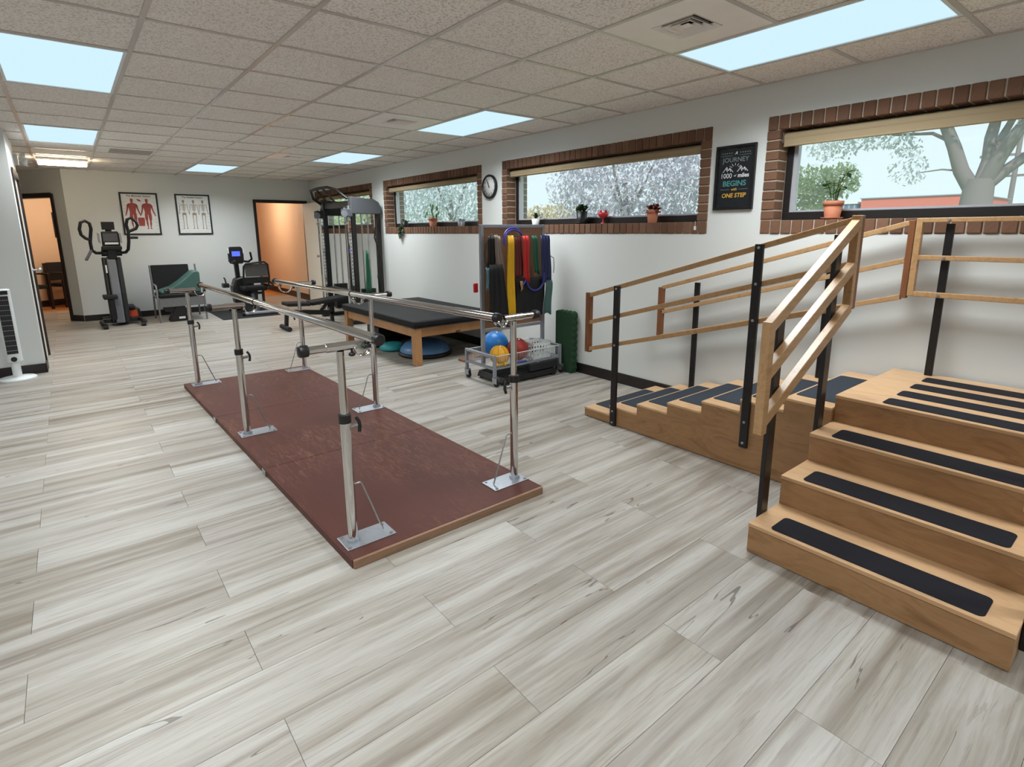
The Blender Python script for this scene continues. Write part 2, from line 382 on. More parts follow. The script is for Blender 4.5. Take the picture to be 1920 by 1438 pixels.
# ---- troffers
def troffer(c,k,label):
    x0,x1=c[0]+.012,c[1]-.012; y0,y1=yk(k)+.012,yk(k+2)-.012; cx,cy=(x0+x1)/2,(y0+y1)/2
    t=thing('ceiling_light',label,'ceiling light',(cx,cy,CE),0,'recessed lensed troffers')
    MB().box(x0,x1,y0,y1,2.434,2.458).build('housing',M['white'],t)
    f=MB()
    for q in((x0,x0+.016,y0,y1),(x1-.016,x1,y0,y1),(x0+.016,x1-.016,y0,y0+.016),(x0+.016,x1-.016,y1-.016,y1)): f.box(*q,2.4195,2.434)
    f.build('door_frame',M['white'],t)
    MB().box(x0+.016,x1-.016,y0+.016,y1-.016,2.4245,2.4285).build('lens',M['lens'],t)
    ld=bpy.data.lights.new('troffer_lamp','AREA'); ld.shape='RECTANGLE'; ld.size=x1-x0-.05; ld.size_y=y1-y0-.05; ld.energy=PANEL_W; ld.color=(.93,.985,1); ld.spread=math.radians(146)
    lo=bpy.data.objects.new('troffer_lamp',ld); COL.objects.link(lo); lo.parent=t; lo.location=(0,0,-.002)
    return t
LL={(EF,-4):'large bright rectangular ceiling light above the stairs window',(EF,1):'rectangular ceiling light beside the square vent above the clock wall',(EF,6):'rectangular ceiling light farthest along the window wall',(ZA,-4):'rectangular ceiling light just out of view overhead left',(ZA,1):'large bluish ceiling light in the upper left corner',(ZA,6):'smaller bluish ceiling light beyond the large upper left one',(CD,10):'small ceiling light near the back wall above the charts',(EF,-9):'rectangular ceiling light behind the viewer by the window wall',(ZA,-9):'rectangular ceiling light behind the viewer on the left',(FILL,-9):'added unseen ceiling light far left behind the viewer, brightening the left side',(FILL,-4):'added unseen ceiling light far left beside the viewer, brightening the left side',(FILL,1):'added ceiling light far left out of view, brightening the fan wall'}
for c,k in LIGHTS: troffer(c,k,LL[(c,k)])
wl=thing('wraparound_light','warm glowing wraparound ceiling lamp near the left doorway','ceiling light',(.11,9.85,CE))
MB().box(-.16,.38,9.78,9.94,2.395,2.4215).build('housing',M['white'],wl)
MB().prism([(9.785,2.395),(9.79,2.355),(9.815,2.335),(9.905,2.335),(9.93,2.355),(9.935,2.395)],'yz',-.15,.37).build('diffuser',M['warmlens'],wl,.01)
# ---- vents
def vent(c,k,label):
    x0,x1=c[0]+.012,c[1]-.012;y0,y1=yk(k)+.012,yk(k+1)-.012;cx,cy=(x0+x1)/2,(y0+y1)/2
    t=thing('ceiling_vent',label,'vent',(cx,cy,CE),0,'square ceiling vents')
    m=MB();h=.125
    for q in((x0,cx-h,y0,y1),(cx+h,x1,y0,y1),(cx-h,cx+h,y0,cy-h),(cx-h,cx+h,cy+h,y1)): m.box(*q,2.4225,2.4275)
    m.build('face_plate',M['vent'],t)
    MB().box(cx-h,cx+h,cy-h,cy+h,2.4600,2.4605).build('duct',M['ventdark'],t)
    for i,(a,b,z) in enumerate(((.123,.105,2.4215),(.088,.072,2.4235),(.056,.042,2.4255))):
        r=MB()
        for s1 in range(4):
            ca,sa=[(1,0),(0,1),(-1,0),(0,-1)][s1]
            P=lambda u,v,zz:(cx+ca*u-sa*v,cy+sa*u+ca*v,zz)
            r.quad(P(a,-a,z),P(a,a,z),P(b,b,z+.022),P(b,-b,z+.022))
        o=r.build('louver_ring',M['vent'],t); o.modifiers.new('s','SOLIDIFY').thickness=.002
    MB().box(cx-.024,cx+.024,cy-.024,cy+.024,2.4275,2.430).build('core_plate',M['vent'],t)
vent(DE,-3,'square ceiling diffuser beside the large ceiling light over the stairs')
vent(DE,2,'square ceiling diffuser beside the middle ceiling light')
vent(DE,7,'small square ceiling diffuser farthest down the room')
t=thing('return_grille','flat slotted return air grille in the left ceiling','vent',(.724,8.48,CE))
MB().box(.43,1.02,8.19,8.775,2.4225,2.4275).build('plate',M['vent'],t)
for i in range(5): MB().box(.56,1.0,8.33+.09*i,8.36+.09*i,2.4205,2.4225).build('slot',M['ventdark'],t)
# ---- right wall
WIN=[(-.575,2.028),(2.458,5.08),(5.475,8.082),(8.5,11.1)]
wr=MB().box(XW,4.25,-3.1,13.4,-.06,1.40).box(XW,4.25,-3.1,13.4,2.20,2.6)
ys=[-3.1]+[v for p in WIN for v in p]+[13.4]
for i in range(0,len(ys),2): wr.box(XW,4.25,ys[i],ys[i+1],1.40,2.20)
tag(wr.build('wall_right',M['wall']),'white painted wall with brick-framed windows','wall',kind='structure')
tag(MB().box(XW-.014,XW,-3,YB,0,.102).build('baseboard_right',M['base'],None,.004),'black baseboard along the window wall','baseboard',kind='structure')
bs_top=MB().box(-.0325,.0325,0,.13,-.046,.046); bs_side=MB().box(-.046,.046,0,.13,-.0295,.0295)
# local brick axes: x along wall (Y world) handled by building directly in world orientation
def bmesh_brick(hy,hz,dep): return MB().box(0,dep,-hy,hy,-hz,hz)
proto={}
def brick(kind,hy,hz,dep,loc,parent,base):
    if kind not in proto:
        o=bmesh_brick(hy,hz,dep).build('brick',M['brick'],None,origin=(0,0,0)); b=o.modifiers.new('bevel','BEVEL'); b.width=.004; b.segments=1
        o.parent=parent; o.location=Vector(loc)-base; proto[kind]=o
    else: inst(proto[kind],Vector(loc)-base,parent,(random.uniform(-.01,.01),random.uniform(-.008,.008),random.uniform(-.012,.012)))
for wi,(y0,y1) in enumerate(WIN):
    base=Vector((XW,(y0+y1)/2,1.40))
    nm=['tall window at the right edge above the stairs with a cream shade','window between the clock and the framed quote','window left of the wall clock','window behind the cable machine'][wi]
    W=thing('window_%d'%(wi+1),'brick-framed '+nm,'window',tuple(base),0,kind='structure')
    m=MB(); xa,xb=XW+.002,4.25
    m.box(xa,xb,y0,y1,2.112,2.1995).box(xa,xb,y0,y1,1.4005,1.4925).box(xa,xb,y0,y0+.0875,1.49,2.115).box(xa,xb,y1-.0875,y1,1.49,2.115)
    m.build('mortar',M['mortar'],W)
    n=round((y1-y0)/.0735); pt=(y1-y0)/n
    for i in range(n):
        yy=y0+pt*(i+.5); j=random.uniform(-.002,.002)
        brick('t',.0325,.046,.128,(XW-.008+j,yy,2.154),W,base); brick('t',.0325,.046,.128,(XW-.008-j,yy,1.4485),W,base)
    for i in range(9):
        zz=1.5315+.0679*i
        for yy in(y0+.0455,y1-.0455):
            brick('s',.0455,.0290,.128,(XW-.008+random.uniform(-.002,.002),yy,zz),W,base)
            brick('e',.0455,.0290,.110,(4.14,yy,zz),W,base)
    ya,yb=y0+.092,y1-.092; za,zb=1.497,2.108
    f=MB(); X0,X1=4.078,4.138
    f.box(X0,X1,ya,yb,za,za+.055).box(X0,X1,ya,yb,zb-.035,zb).box(X0,X1,ya,ya+.045,za+.055,zb-.035).box(X0,X1,yb-.045,yb,za+.055,zb-.035)
    f.build('window_frame',M['blackframe'],W,.003)
    f=MB(); X0,X1=4.085,4.13; a,b=ya+.045,yb-.045; c,d=za+.055,zb-.035
    f.box(X0,X1,a,b,c,c+.012).box(X0,X1,a,b,d-.02,d).box(X0,X1,a,a+.028,c+.012,d-.02).box(X0,X1,b-.028,b,c+.012,d-.02)
    f.build('sash',M['sash'],W)
    MB().box(4.104,4.108,a+.028,b-.028,c+.012,d-.02).build('pane',M['glass'],W)
    s=MB(); s.cyl((4.025,ya+.008,2.058),(4.025,yb-.008,2.058),.036,18); zs=2.0 if wi==0 else 2.032; s.box(3.992,4.0,ya+.01,yb-.01,zs,2.06).cyl((3.996,ya+.01,zs),(3.996,yb-.01,zs),.008,8)
    s.build('roller_shade',M['shade'],W)
    MB().box(3.985,4.07,ya+.001,ya+.007,2.02,2.095).box(3.985,4.07,yb-.007,yb-.001,2.02,2.095).build('shade_bracket',M['steel'],W)
# ---- back wall, door 1
bw=MB().box(.075,2.865,YB,YB+.12,-.06,2.6).box(2.865,3.88,YB,YB+.12,2.045,2.6).box(3.88,XW,YB,YB+.12,-.06,2.6)
tag(bw.build('wall_back',M['wall']),'white back wall with anatomy charts and a doorway','wall',kind='structure')
tag(MB().box(.08,2.86,YB-.014,YB,0,.10).box(3.885,XW-.014,YB-.014,YB,0,.10).build('baseboard_back',M['base'],None,.004),'black baseboard of the back wall','baseboard',kind='structure')
d1=thing('door_1','white door standing open in the dark frame beside the cable machine','door',(3.37,YB,0),0,kind='structure')
MB().box(2.865,2.915,YB-.018,YB+.138,0,2.045).box(3.83,3.88,YB-.018,YB+.138,0,2.045).box(2.915,3.83,YB-.018,YB+.138,1.99,2.045).build('door_frame',M['trim'],d1,.004)
lf=MB().box(3.795,3.838,10.50,11.385,.012,1.985).build('door_leaf',M['cream'],d1,.003)
for z in(.25,1.0,1.75): MB().cyl((3.842,11.392,z-.05),(3.842,11.392,z+.05),.009,8).build('hinge',M['steel'],d1)
k=MB()
for s_,x in((-1,3.795),(1,3.838)): k.cyl((x,10.565,.98),(x+s_*.008,10.565,.98),.03,14).cyl((x+s_*.008,10.565,.98),(x+s_*.045,10.565,.98),.011,10).ball((x+s_*.06,10.565,.98),.027,12,8)
k.build('door_knob',M['steel'],lf)
# ---- angled wall with door 2
A0=Vector((.075,11.42,0)); D=Vector((-.53,.848,0)).normalized(); N=Vector((D.y,-D.x,0))
def AP(s,t=0,z=0): p=A0+D*s+N*t; return (p.x,p.y,z)
def aseg(m,s0,s1,t0,t1,z0,z1):
    m.prism([AP(s0,t0)[:2],AP(s1,t0)[:2],AP(s1,t1)[:2],AP(s0,t1)[:2]],'xy',z0,z1); return m
m=MB(); aseg(m,0,.30,0,.12,-.06,2.6); aseg(m,.30,1.30,0,.12,2.06,2.6); aseg(m,1.30,2.0,0,.12,-.06,2.6)
tag(m.build('wall_corner',M['wall']),'short angled wall left of the back wall, with a doorway','wall',kind='structure')
m=MB(); aseg(m,-.008,.30,-.014,0,0,.10); tag(m.build('baseboard_corner',M['base'],None,.004),'black baseboard under the angled wall','baseboard',kind='structure')
d2=thing('door_2','dark framed doorway opening to the orange waiting room','door',AP(.8),0,kind='structure')
m=MB(); aseg(m,.25,.315,-.018,.138,0,2.06);aseg(m,1.25,1.30,-.018,.138,0,2.06);aseg(m,.30,1.30,-.018,.138,2.0,2.075)
m.build('door_frame',M['trim'],d2,.004)
# ---- left walls, door 3
tag(MB().box(-5.2,-.335,7.42,7.54,-.06,2.6).build('wall_left_front',M['wall']),'white wall behind the tower fan','wall',kind='structure')
m=MB().box(-.455,-.335,7.54,7.64,-.06,2.6).box(-.455,-.335,8.50,8.6,-.06,2.6).box(-.455,-.335,7.64,8.50,2.07,2.6)
tag(m.build('wall_left_side',M['wall']),'narrow side wall holding the closed white door','wall',kind='structure')
tag(MB().box(-5.2,-.455,8.5,8.6,-.06,2.6).box(-5.3,-5.2,-3.1,13.4,-.06,2.6).build('wall_left',M['wall']),'far left wall out of view','wall',kind='structure')
tag(MB().box(-5.2,-.97,13.1,13.2,-.06,2.6).build('wall_alcove',M['wall']),'end wall of the left alcove','wall',kind='structure')
tag(MB().box(-5.3,4.25,-3.2,-3.1,-.06,2.6).build('wall_rear',M['wall']),'wall behind the viewer','wall',kind='structure')
tag(MB().box(-5.2,-.335,7.406,7.42,0,.10).box(-.335,-.321,7.406,7.605,0,.10).build('baseboard_left',M['base'],None,.004),'black baseboard behind the tower fan','baseboard',kind='structure')
d3=thing('door_3','closed white door with dark frame at the left wall edge','door',(-.335,8.07,0),0,kind='structure')
MB().box(-.46,-.319,7.605,7.66,0,2.07).box(-.46,-.319,8.48,8.535,0,2.07).box(-.46,-.319,7.66,8.48,2.02,2.095).build('door_frame',M['trim'],d3,.003)
lf=MB().box(-.385,-.34,7.665,8.475,.012,2.015).build('door_leaf',M['cream'],d3,.003)
for z in(.28,1.05,1.78): MB().box(-.34,-.333,7.648,7.70,z-.055,z+.055).cyl((-.331,7.66,z-.055),(-.331,7.66,z+.055),.008,8).build('hinge',M['dgrey'],d3)
MB().cyl((-.34,8.40,1.02),(-.332,8.40,1.02),.03,14).cyl((-.332,8.40,1.02),(-.295,8.40,1.02),.011,10).ball((-.275,8.40,1.02),.027,12,8).build('door_knob',M['steel'],lf)
# ---- rooms behind the doors
def room_lamp(name,label,loc,energy,size=.6):
    t=thing(name,label,'ceiling light',loc)
    x,y,z=loc
    MB().lathe([(.17,z),(.18,z-.02),(.17,z-.05),(.12,z-.075),(.001,z-.085)],(x,y,0),20).build('glass_bowl',M['warmlens'],t)
    ld=bpy.data.lights.new('room_lamp','POINT'); ld.energy=energy; ld.shadow_soft_size=.3; ld.color=(1,.86,.70)
    lo=bpy.data.objects.new('room_lamp',ld); COL.objects.link(lo); lo.parent=t; lo.location=(0,0,-.45)
m=MB(); aseg(m,-.0,2.8,.0,2.4,-.06,-.002); tag(m.build('floor_waiting_room',M['laminate']),'orange brown floor of the room beyond the left doorway','floor',kind='structure')
m=MB(); aseg(m,2.75,2.85,.12,2.4,-.06,2.5); aseg(m,.05,2.85,2.3,2.4,-.06,2.5); aseg(m,2.0,2.85,.0,.12,-.06,2.5); aseg(m,0.02,.05,.12,2.4,-.06,2.5)
tag(m.build('wall_waiting_room',M['peach']),'peach painted walls of the room beyond the left doorway','wall',kind='structure')
m=MB(); aseg(m,0,2.85,.12,2.4,2.45,2.5); tag(m.build('ceiling_waiting_room',M['wall']),'ceiling of the room beyond the left doorway','ceiling',kind='structure')
m=MB(); aseg(m,2.736,2.75,.13,2.3,0,.12); aseg(m,.05,2.73,2.286,2.3,0,.12); tag(m.build('baseboard_waiting_room',M['base']),'dark baseboard of the waiting room','baseboard',kind='structure')
room_lamp('bowl_lamp','warm bowl ceiling lamp in the waiting room',AP(1.5,1.2,2.45),14)
tag(MB().box(2.3,3.952,11.4,15.7,-.06,-.002).build('floor_hallway',M['laminate']),'orange brown wood floor of the hallway beyond the back door','floor',kind='structure')
m=MB().box(2.2,2.3,12.9,15.8,-.06,2.5).box(2.2,3.953,15.6,15.7,-.06,2.5).box(3.90,3.953,11.52,15.6,-.06,2.5).box(2.2,2.86,12.8,12.9,-.06,2.5).box(2.76,2.86,11.52,12.8,-.06,2.5)
tag(m.build('wall_hallway',M['peach']),'peach painted walls of the hallway beyond the back door','wall',kind='structure')
tag(MB().box(2.2,3.953,11.52,15.8,2.45,2.5).build('ceiling_hallway',M['wall']),'ceiling of the hallway beyond the back door','ceiling',kind='structure')
tag(MB().box(3.886,3.90,11.54,15.6,0,.13).box(2.3,3.886,15.586,15.6,0,.13).build('baseboard_hallway',M['trim']),'dark baseboard along the hallway wall','baseboard',kind='structure')
room_lamp('hall_lamp','warm bowl ceiling lamp in the hallway',(2.95,13.2,2.45),21)
tag(MB().box(2.45,2.50,13.3,14.15,0,1.9).box(2.5,2.512,13.38,13.70,.1,1.8).box(2.5,2.512,13.76,14.07,.1,1.8).box(2.512,2.53,13.66,13.68,.9,1.05).build('storage_cabinet',M['oak'],None,.004),'tall orange wood cabinet door leaning inside the hallway','cabinet')
# ================================================================ TRAINING STAIRS (wide unit)
def rrect(x0,x1,y0,y1,r,n=5):
    P=[]
    for cx,cy,a in((x1-r,y1-r,0),(x0+r,y1-r,PI/2),(x0+r,y0+r,PI),(x1-r,y0+r,1.5*PI)):
        for i in range(n+1): P.append((cx+r*math.cos(a+PI/2*i/n),cy+r*math.sin(a+PI/2*i/n)))
    return P
SX=[2.221,2.502,2.776,3.046]; SH=[.1447*i for i in(1,2,3,4)]; SY0,SY1=.176,1.077; SXE=3.925
ST=thing('training_stairs','wide plywood exercise stairs with black grip strips and wooden handrails','stairs',(3.0,.63,0))
for i in range(4):
    x1=SX[i+1] if i<3 else SXE
    b=MB(); b.box(SX[i]+.004,x1+(.02 if i<3 else 0),SY0,SY1,(SH[i-1]-.016 if i else .004),SH[i]-.018)
    if i==3: b=MB().box(SX[3]+.004,SXE,SY0,SY1,.004,SH[3]-.018)
    else: b=MB().box(SX[i]+.004,SX[i+1]+.003,SY0,SY1,.004,SH[i]-.018)
    b.build('riser_box',M['ply'],ST,.0015)
    MB().box(SX[i],x1+(.003 if i<3 else 0),SY0-.001,SY1+.001,SH[i]-.0178,SH[i]).build('tread',M['plytop'],ST,.002)
    MB().box(SX[i]-.0012,SX[i]+.001,SY0,SY1,SH[i]-.0165,SH[i]-.0025).build('ply_edge',M['plyedge'],ST)
    if i<3:
        MB().prism(rrect(SX[i]+.022,SX[i]+.172,SY0+.085,SY1-.085,.022),'xy',SH[i],SH[i]+.0022).build('grip_strip',M['grip'],ST)
for j in range(4):
    xa=SX[3]+.028+.205*j
    MB().prism(rrect(xa,xa+.125,SY0-.0+.02,SY1-.20,.022),'xy',SH[3],SH[3]+.0022).build('grip_strip',M['grip'],ST)
def railpc(name,p,q,parent,w=.036,h=.033,mat='rail',up=(0,0,1)): return MB().bar(p,q,w,h,up).build(name,M[mat],parent,.003)
def bolt(p,d,parent):
    p=Vector(p);d=Vector(d); MB().cyl(p,p+d*.004,.008,10).cyl(p+d*.004,p+d*.009,.005,8).build('bolt',M['zinc'],parent)
# left rail of the wide stairs (along X)
def stair_rail(yc,yp,ydir):
    x0,x1=2.185,3.02; sl=.5285
    for zt in(1.04,.835,.628):
        p=(x0+.02,yc,zt-.004); q=(x1-.012,yc,zt+sl*(x1-x0-.032)-.004); railpc('handrail',p,q,ST,.036,.05)
    MB().box(x0,x0+.045,yc-.019,yc+.019,.575,1.062).build('end_post',M['rail'],ST,.003)
    MB().box(x1-.037,x1-.001,yc-.019,yc+.019,1.045,1.497).build('end_post',M['rail'],ST,.003)
    for xp,zb,zt in((2.335,.03,1.105),(2.862,.30,1.405)):
        MB().box(xp,xp+.062,yp-.011,yp+.011,zb,zt).build('steel_post',M['blksteel'],ST,.003)
        for z in(zt-.04,zt-.24,zt-.45): bolt((xp+.031,yp+ydir*.011,z),(0,ydir,0),ST)
stair_rail(1.058,1.0895,1)
stair_rail(.195,.1635,-1)
# platform rail by the wall (along Y)
for zt,zb in((1.491,1.466),(1.281,1.254),(1.072,1.043)): MB().box(3.83,3.866,.02,1.012,zb,zt).build('handrail',M['rail'],ST,.003)
MB().box(3.829,3.867,1.010,1.042,1.043,1.491).build('end_post',M['rail'],ST,.003)
for yy in(.89,.20):
    MB().box(3.868,3.89,yy-.019,yy+.019,.5788,1.458).build('steel_post',M['blksteel'],ST,.003)
    for z in(1.478,1.267,1.058): bolt((3.83,yy,z),(-1,0,0),ST)
# ---------------------------------------------------------------- low step unit along the wall
LS=thing('low_step_unit','low plywood flight of seven shallow steps with dark grip pads along the wall','stairs',(3.47,1.95,0))
EY=[2.847,2.594,2.341,2.09,1.835,1.58,1.325,1.079]; RH=.0728
prof=[(EY[0],.004)]
for i in range(7): prof+=[(EY[i],RH*(i+1)-.016),(EY[i+1],RH*(i+1)-.016)]
prof+=[(EY[7],.004)]
pr=[prof[0]]
for i in range(7): pr+=[(EY[i],RH*(i+1)-.0145),(EY[i+1],RH*(i+1)-.0145)]
pr.append((EY[7],.004))
MB().prism(pr,'yz',3.022,3.925).build('side_box',M['ply'],LS,.002)
for i in range(7):
    z=RH*(i+1)
    MB().box(3.02,3.928,EY[i+1],EY[i]+.002,z-.0143,z).build('tread',M['plytop'],LS,.002)
    MB().prism(rrect(3.125,3.765,EY[i+1]+.012,EY[i]-.012,.02),'xy',z,z+.0025).build('grip_pad',M['gripblue'],LS)
def sl(pa,pb,y): return pa[1]+(pb[1]-pa[1])*(pa[0]-y)/(pa[0]-pb[0])
for pa,pb,thk in(((2.84,.966),(1.084,1.489),.032),((2.83,.761),(1.179,1.245),.031),((2.833,.554),(1.56,.92),.031)):
    for xc,y1,y0,dz in((3.038,2.835,1.045,0),(3.848,2.765,1.075,-.012)):
        railpc('handrail',(xc,y1,sl(pa,pb,y1)-thk/2+dz),(xc,y0,sl(pa,pb,y0)-thk/2+dz),LS,.034,.03)
MB().box(3.021,3.055,2.815,2.863,.515,.972).build('end_post',M['raildark'],LS,.003)
MB().box(3.021,3.055,1.041,1.077,1.04,1.497).build('end_post',M['raildark'],LS,.003)
MB().box(3.831,3.866,2.75,2.798,.55,.962).build('end_post',M['raildark'],LS,.003)
MB().box(3.829,3.867,1.044,1.076,1.028,1.480).build('end_post',M['raildark'],LS,.003)
for yy,zb,zt in((2.547,0.004,1.045),(1.535,.15,1.352)):
    MB().box(2.999,3.0205,yy-.024,yy+.024,zb,zt).build('steel_post',M['blksteel'],LS,.003)
    for z in(zt-.02,zt-.222,zt-.43,zb+.16 if zb>.1 else .115,zb+.03 if zb>.1 else .028): bolt((2.999,yy,z),(-1,0,0),LS)
for yy,zb,zt in((2.46,RH*2,1.02),(1.49,RH*6,1.30)):
    MB().box(3.868,3.89,yy-.021,yy+.021,zb,zt).build('steel_post',M['blksteel'],LS,.003)
# ================================================================ PARALLEL BARS
PB=thing('parallel_bars','chrome parallel walking bars mounted on a long maroon platform','parallel bars',(1.29,3.9,0))
FLc,FRc,BLc,BRc=Vector((.787,2.087)),Vector((1.882,2.089)),Vector((.693,5.785)),Vector((1.792,5.777))
def PQ(u,v): p=FLc*(1-u)*(1-v)+FRc*u*(1-v)+BLc*(1-u)*v+BRc*u*v; return (p.x,p.y)
def slab(u0,u1,v0,v1,z0,z1): return MB().prism([PQ(u0,v0),PQ(u1,v0),PQ(u1,v1),PQ(u0,v1)],'xy',z0,z1)
for v0,v1 in((.001,.333),(.3338,.6662),(.667,.999)):
    slab(.004,.996,v0,v1,.003,.041).build('platform_panel',M['maroon'],PB,.002)
slab(0,1,-.0035,.001,.002,.040).build('edge_strip',M['oakedge'],PB,.0015)
slab(-.004,.004,0,1,.002,.0405).build('edge_strip',M['trim'] if 0 else M['maroon'],PB,.0015)
slab(.996,1.004,0,1,.002,.0405).build('edge_strip',M['maroon'],PB,.0015)
slab(0,1,.999,1.0035,.002,.040).build('edge_strip',M['oakedge'],PB,.0015)
for v in(.333,.667):
    p=PQ(-.004,v); MB().box(p[0]-.007,p[0]-.001,p[1]-.035,p[1]+.035,.008,.034).build('latch',M['steel'],PB)
LB0,LB1=Vector((.975,2.10,.985)),Vector((.930,5.85,.952)); RB0,RB1=Vector((1.725,2.255,.982)),Vector((1.587,5.80,.952))
posts=[('L',.8485,2.226,.9,.935),('L',.822,4.002,.9,.93),('L',.793,5.668,.9,.905),('R',1.830,2.263,.9,.955),('R',1.791,3.988,.9,.925),('R',1.769,5.650,.9,.905)]
for side,x,y,_,zt in posts:
    sg=1 if side=='L' else -1      # inward
    bar0,bar1=(LB0,LB1) if side=='L' else (RB0,RB1)
    bp=bar0+(bar1-bar0)*((y-bar0.y)/(bar1.y-bar0.y))
    zc=zt+.019
    pl=MB().box(min(x-sg*.052,x+sg*.185),max(x-sg*.052,x+sg*.185),y-.066,y+.066,.0412,.046).build('base_plate',M['zinc'],PB,.002)
    for ax,ay in((-.036,-.05),(-.036,.05),(.165,-.05),(.165,.05)): MB().cyl((x+sg*ax,y+ay,.046),(x+sg*ax,y+ay,.051),.008,10).build('screw',M['steel'],pl)
    po=MB().cyl((x,y,.046),(x,y,.62),.0225,20).build('lower_tube',M['chrome'],PB)
    MB().cyl((x,y,.046),(x,y,.062),.03,18).build('collar_foot',M['zinc'],po)
    up=MB().cyl((x,y,.60),(x,y,zt),.0165,18).build('upper_tube',M['chrome'],PB)
    rk=MB().box(x-.006,x+.006,y+.017,y+.023,.63,zt-.01).build('height_rack',M['blksteel'],up)
    d=MB()
    nh=12
    for i in range(nh): d.cyl((x,y+.0228,.66+i*(zt-.7)/nh),(x,y+.0236,.66+i*(zt-.7)/nh),.004,8)
    d.build('rack_holes',M['steel'],rk)
    MB().cyl((x,y,.615),(x,y,.652),.0275,20).build('collar',M['blk'],PB)
    hx=sg if side=='L' else -1
    kn=MB().cyl((x+hx*.02,y,.59),(x+hx*.055,y,.592),.009,10).build('lock_pin',M['steel'],PB)
    hd=MB().tube([(x+hx*.052,y+.006,.628),(x+hx*.064,y,.606),(x+hx*.066,y-.002,.585),(x+hx*.060,y-.006,.560)],.008,8).build('lock_handle',M['blk'],PB)
    # brace rod
    MB().tube([(x+sg*.018,y+.0,.318),(x+sg*.05,y,.318),(x+sg*.058,y,.308),(x+sg*.148,y,.05)],.0042,8).build('brace_rod',M['steel'],PB)
    # cross tube
    xi=x+sg*.068; xo=x-sg*(.143 if side=='L' else .146)
    MB().cyl((xi,y,zc),(x-sg*.062,y,zc+.001),.0195,18).build('cross_sleeve',M['chrome'],PB)
    MB().cyl((x-sg*.06,y,zc+.001),(xo,y,zc+.001),.0165,18).build('cross_tube',M['chrome'],PB)
    xx=xo+sg*.01; MB().lathe([(r_,xx-sg*q_) for r_,q_ in ((.0185,0),(.0245,.002),(.0255,.012),(.0255,.032),(.022,.04),(.001,.041))],(0,y,zc+.001),18,'x').build('end_cap',M['blk'],PB)
    # curved clamp strap from the cross tube to the rail
    cx=(xi+bp.x)/2; rr=abs(bp.x-xi)/2+.012; pts=[]
    st=MB(); nseg=14; vs=[]
    for i in range(nseg+1):
        a=PI+PI*i/nseg; pts.append((cx+rr*math.cos(a),zc-.006+rr*1.15*math.sin(a)))
    for (px,pz) in pts: vs+=[(px,y-.025,pz),(px,y+.025,pz)]
    st.add(vs,[(2*i,2*i+1,2*i+3,2*i+2) for i in range(nseg)],True)
    so=st.build('clamp_strap',M['chrome'],PB); so.modifiers.new('s','SOLIDIFY').thickness=.004
    for kx,kz in((xi-sg*.02,zc-.034),(bp.x-.0,bp.z-.036)):
        k=MB().cyl((kx,y-.01,kz+.02),(kx,y-.01,kz),.005,8)
        k.lathe([(.006,kz+.004),(.014,kz+.002),(.015,kz-.008),(.008,kz-.012),(.001,kz-.012)][::-1],(kx,y-.01,0),10)
        k.build('clamp_knob',M['blk'],PB)
for b0,b1 in((LB0,LB1),(RB0,RB1)):
    dv=(b1-b0).normalized()
    ra=MB().cyl(b0+dv*.02,b1-dv*.02,.0205,24).build('rail_tube',M['chrome'],PB)
    MB().cyl(b0+dv*.02,b0+dv*.40,.0225,24,.0225).build('rail_sleeve',M['chrome'],ra)
    MB().cyl(b0+(b1-b0)*.5,b0+(b1-b0)*.5+dv*.20,.0225,24).build('rail_sleeve',M['chrome'],ra)
    MB().cyl(b0+(b1-b0)*.5-dv*.008,b0+(b1-b0)*.5,.0232,24).build('rail_ring',M['blk'],ra)
    for e,s_ in((b0,1),(b1,-1)):
        c=MB().cyl(e+dv*s_*.03,e+dv*s_*.002,.0262,20).cyl(e+dv*s_*.002,e-dv*s_*.004,.0262,20,.021).build('rail_cap',M['blk'],PB)
# ================================================================ TREATMENT TABLE
TT=thing('treatment_table','low oak treatment table with a thick black vinyl pad','table',(3.33,6.06,0))
tx0,tx1,ty0,ty1=2.77,3.895,5.10,7.02
for x in(tx0,tx1-.085):
    for y in(ty0,ty1-.085): MB().box(x,x+.085,y,y+.085,0,.415).build('leg',M['oak'],TT,.008,3)
for q in((tx0+.02,tx0+.045,ty0+.085,ty1-.085),(tx1-.045,tx1-.02,ty0+.085,ty1-.085),(tx0+.085,tx1-.085,ty0+.02,ty0+.045),(tx0+.085,tx1-.085,ty1-.045,ty1-.02)): MB().box(*q,.312,.415).build('apron',M['oak'],TT,.004)
MB().box(3.30,3.36,ty0+.0185,ty0+.02,.315,.335).build('maker_tag',M['brown'],TT)
MB().box(tx0-.012,tx1+.012,ty0-.012,ty1+.012,.416,.430).build('deck',M['blk'],TT,.003)
MB().box(tx0-.02,tx1+.02,ty0-.02,ty1+.02,.4302,.496).build('pad',M['vinyl'],TT,.022,4)
BO=thing('balance_dome','half-ball balance trainer with blue dome on a black base under the table','balance trainer',(3.17,5.60,0))
MB().lathe([(.30,0),(.315,.01),(.32,.028),(.31,.045),(.29,.05)],(3.17,5.60,0),32).build('base_ring',M['blk'],BO)
MB().lathe([(.295,.0502),(.285,.085),(.24,.135),(.16,.175),(.08,.192),(.001,.197)],(3.17,5.60,0),32).build('dome',M['bosu'],BO)
tag(MB().lathe([(.12,0),(.15,.012),(.155,.03),(.13,.07),(.10,.085),(.04,.088),(.001,.086)],(2.98,6.08,0),28).build('wobble_cushion',M['teal'],None),'teal round wobble cushion on the floor under the black table','cushion')
tag(MB().lathe([(.10,0),(.13,.012),(.13,.03),(.11,.05),(.001,.052)],(2.86,6.42,0),24).build('wobble_disc',M['green'],None),'small dark green disc beside the table far leg','cushion')
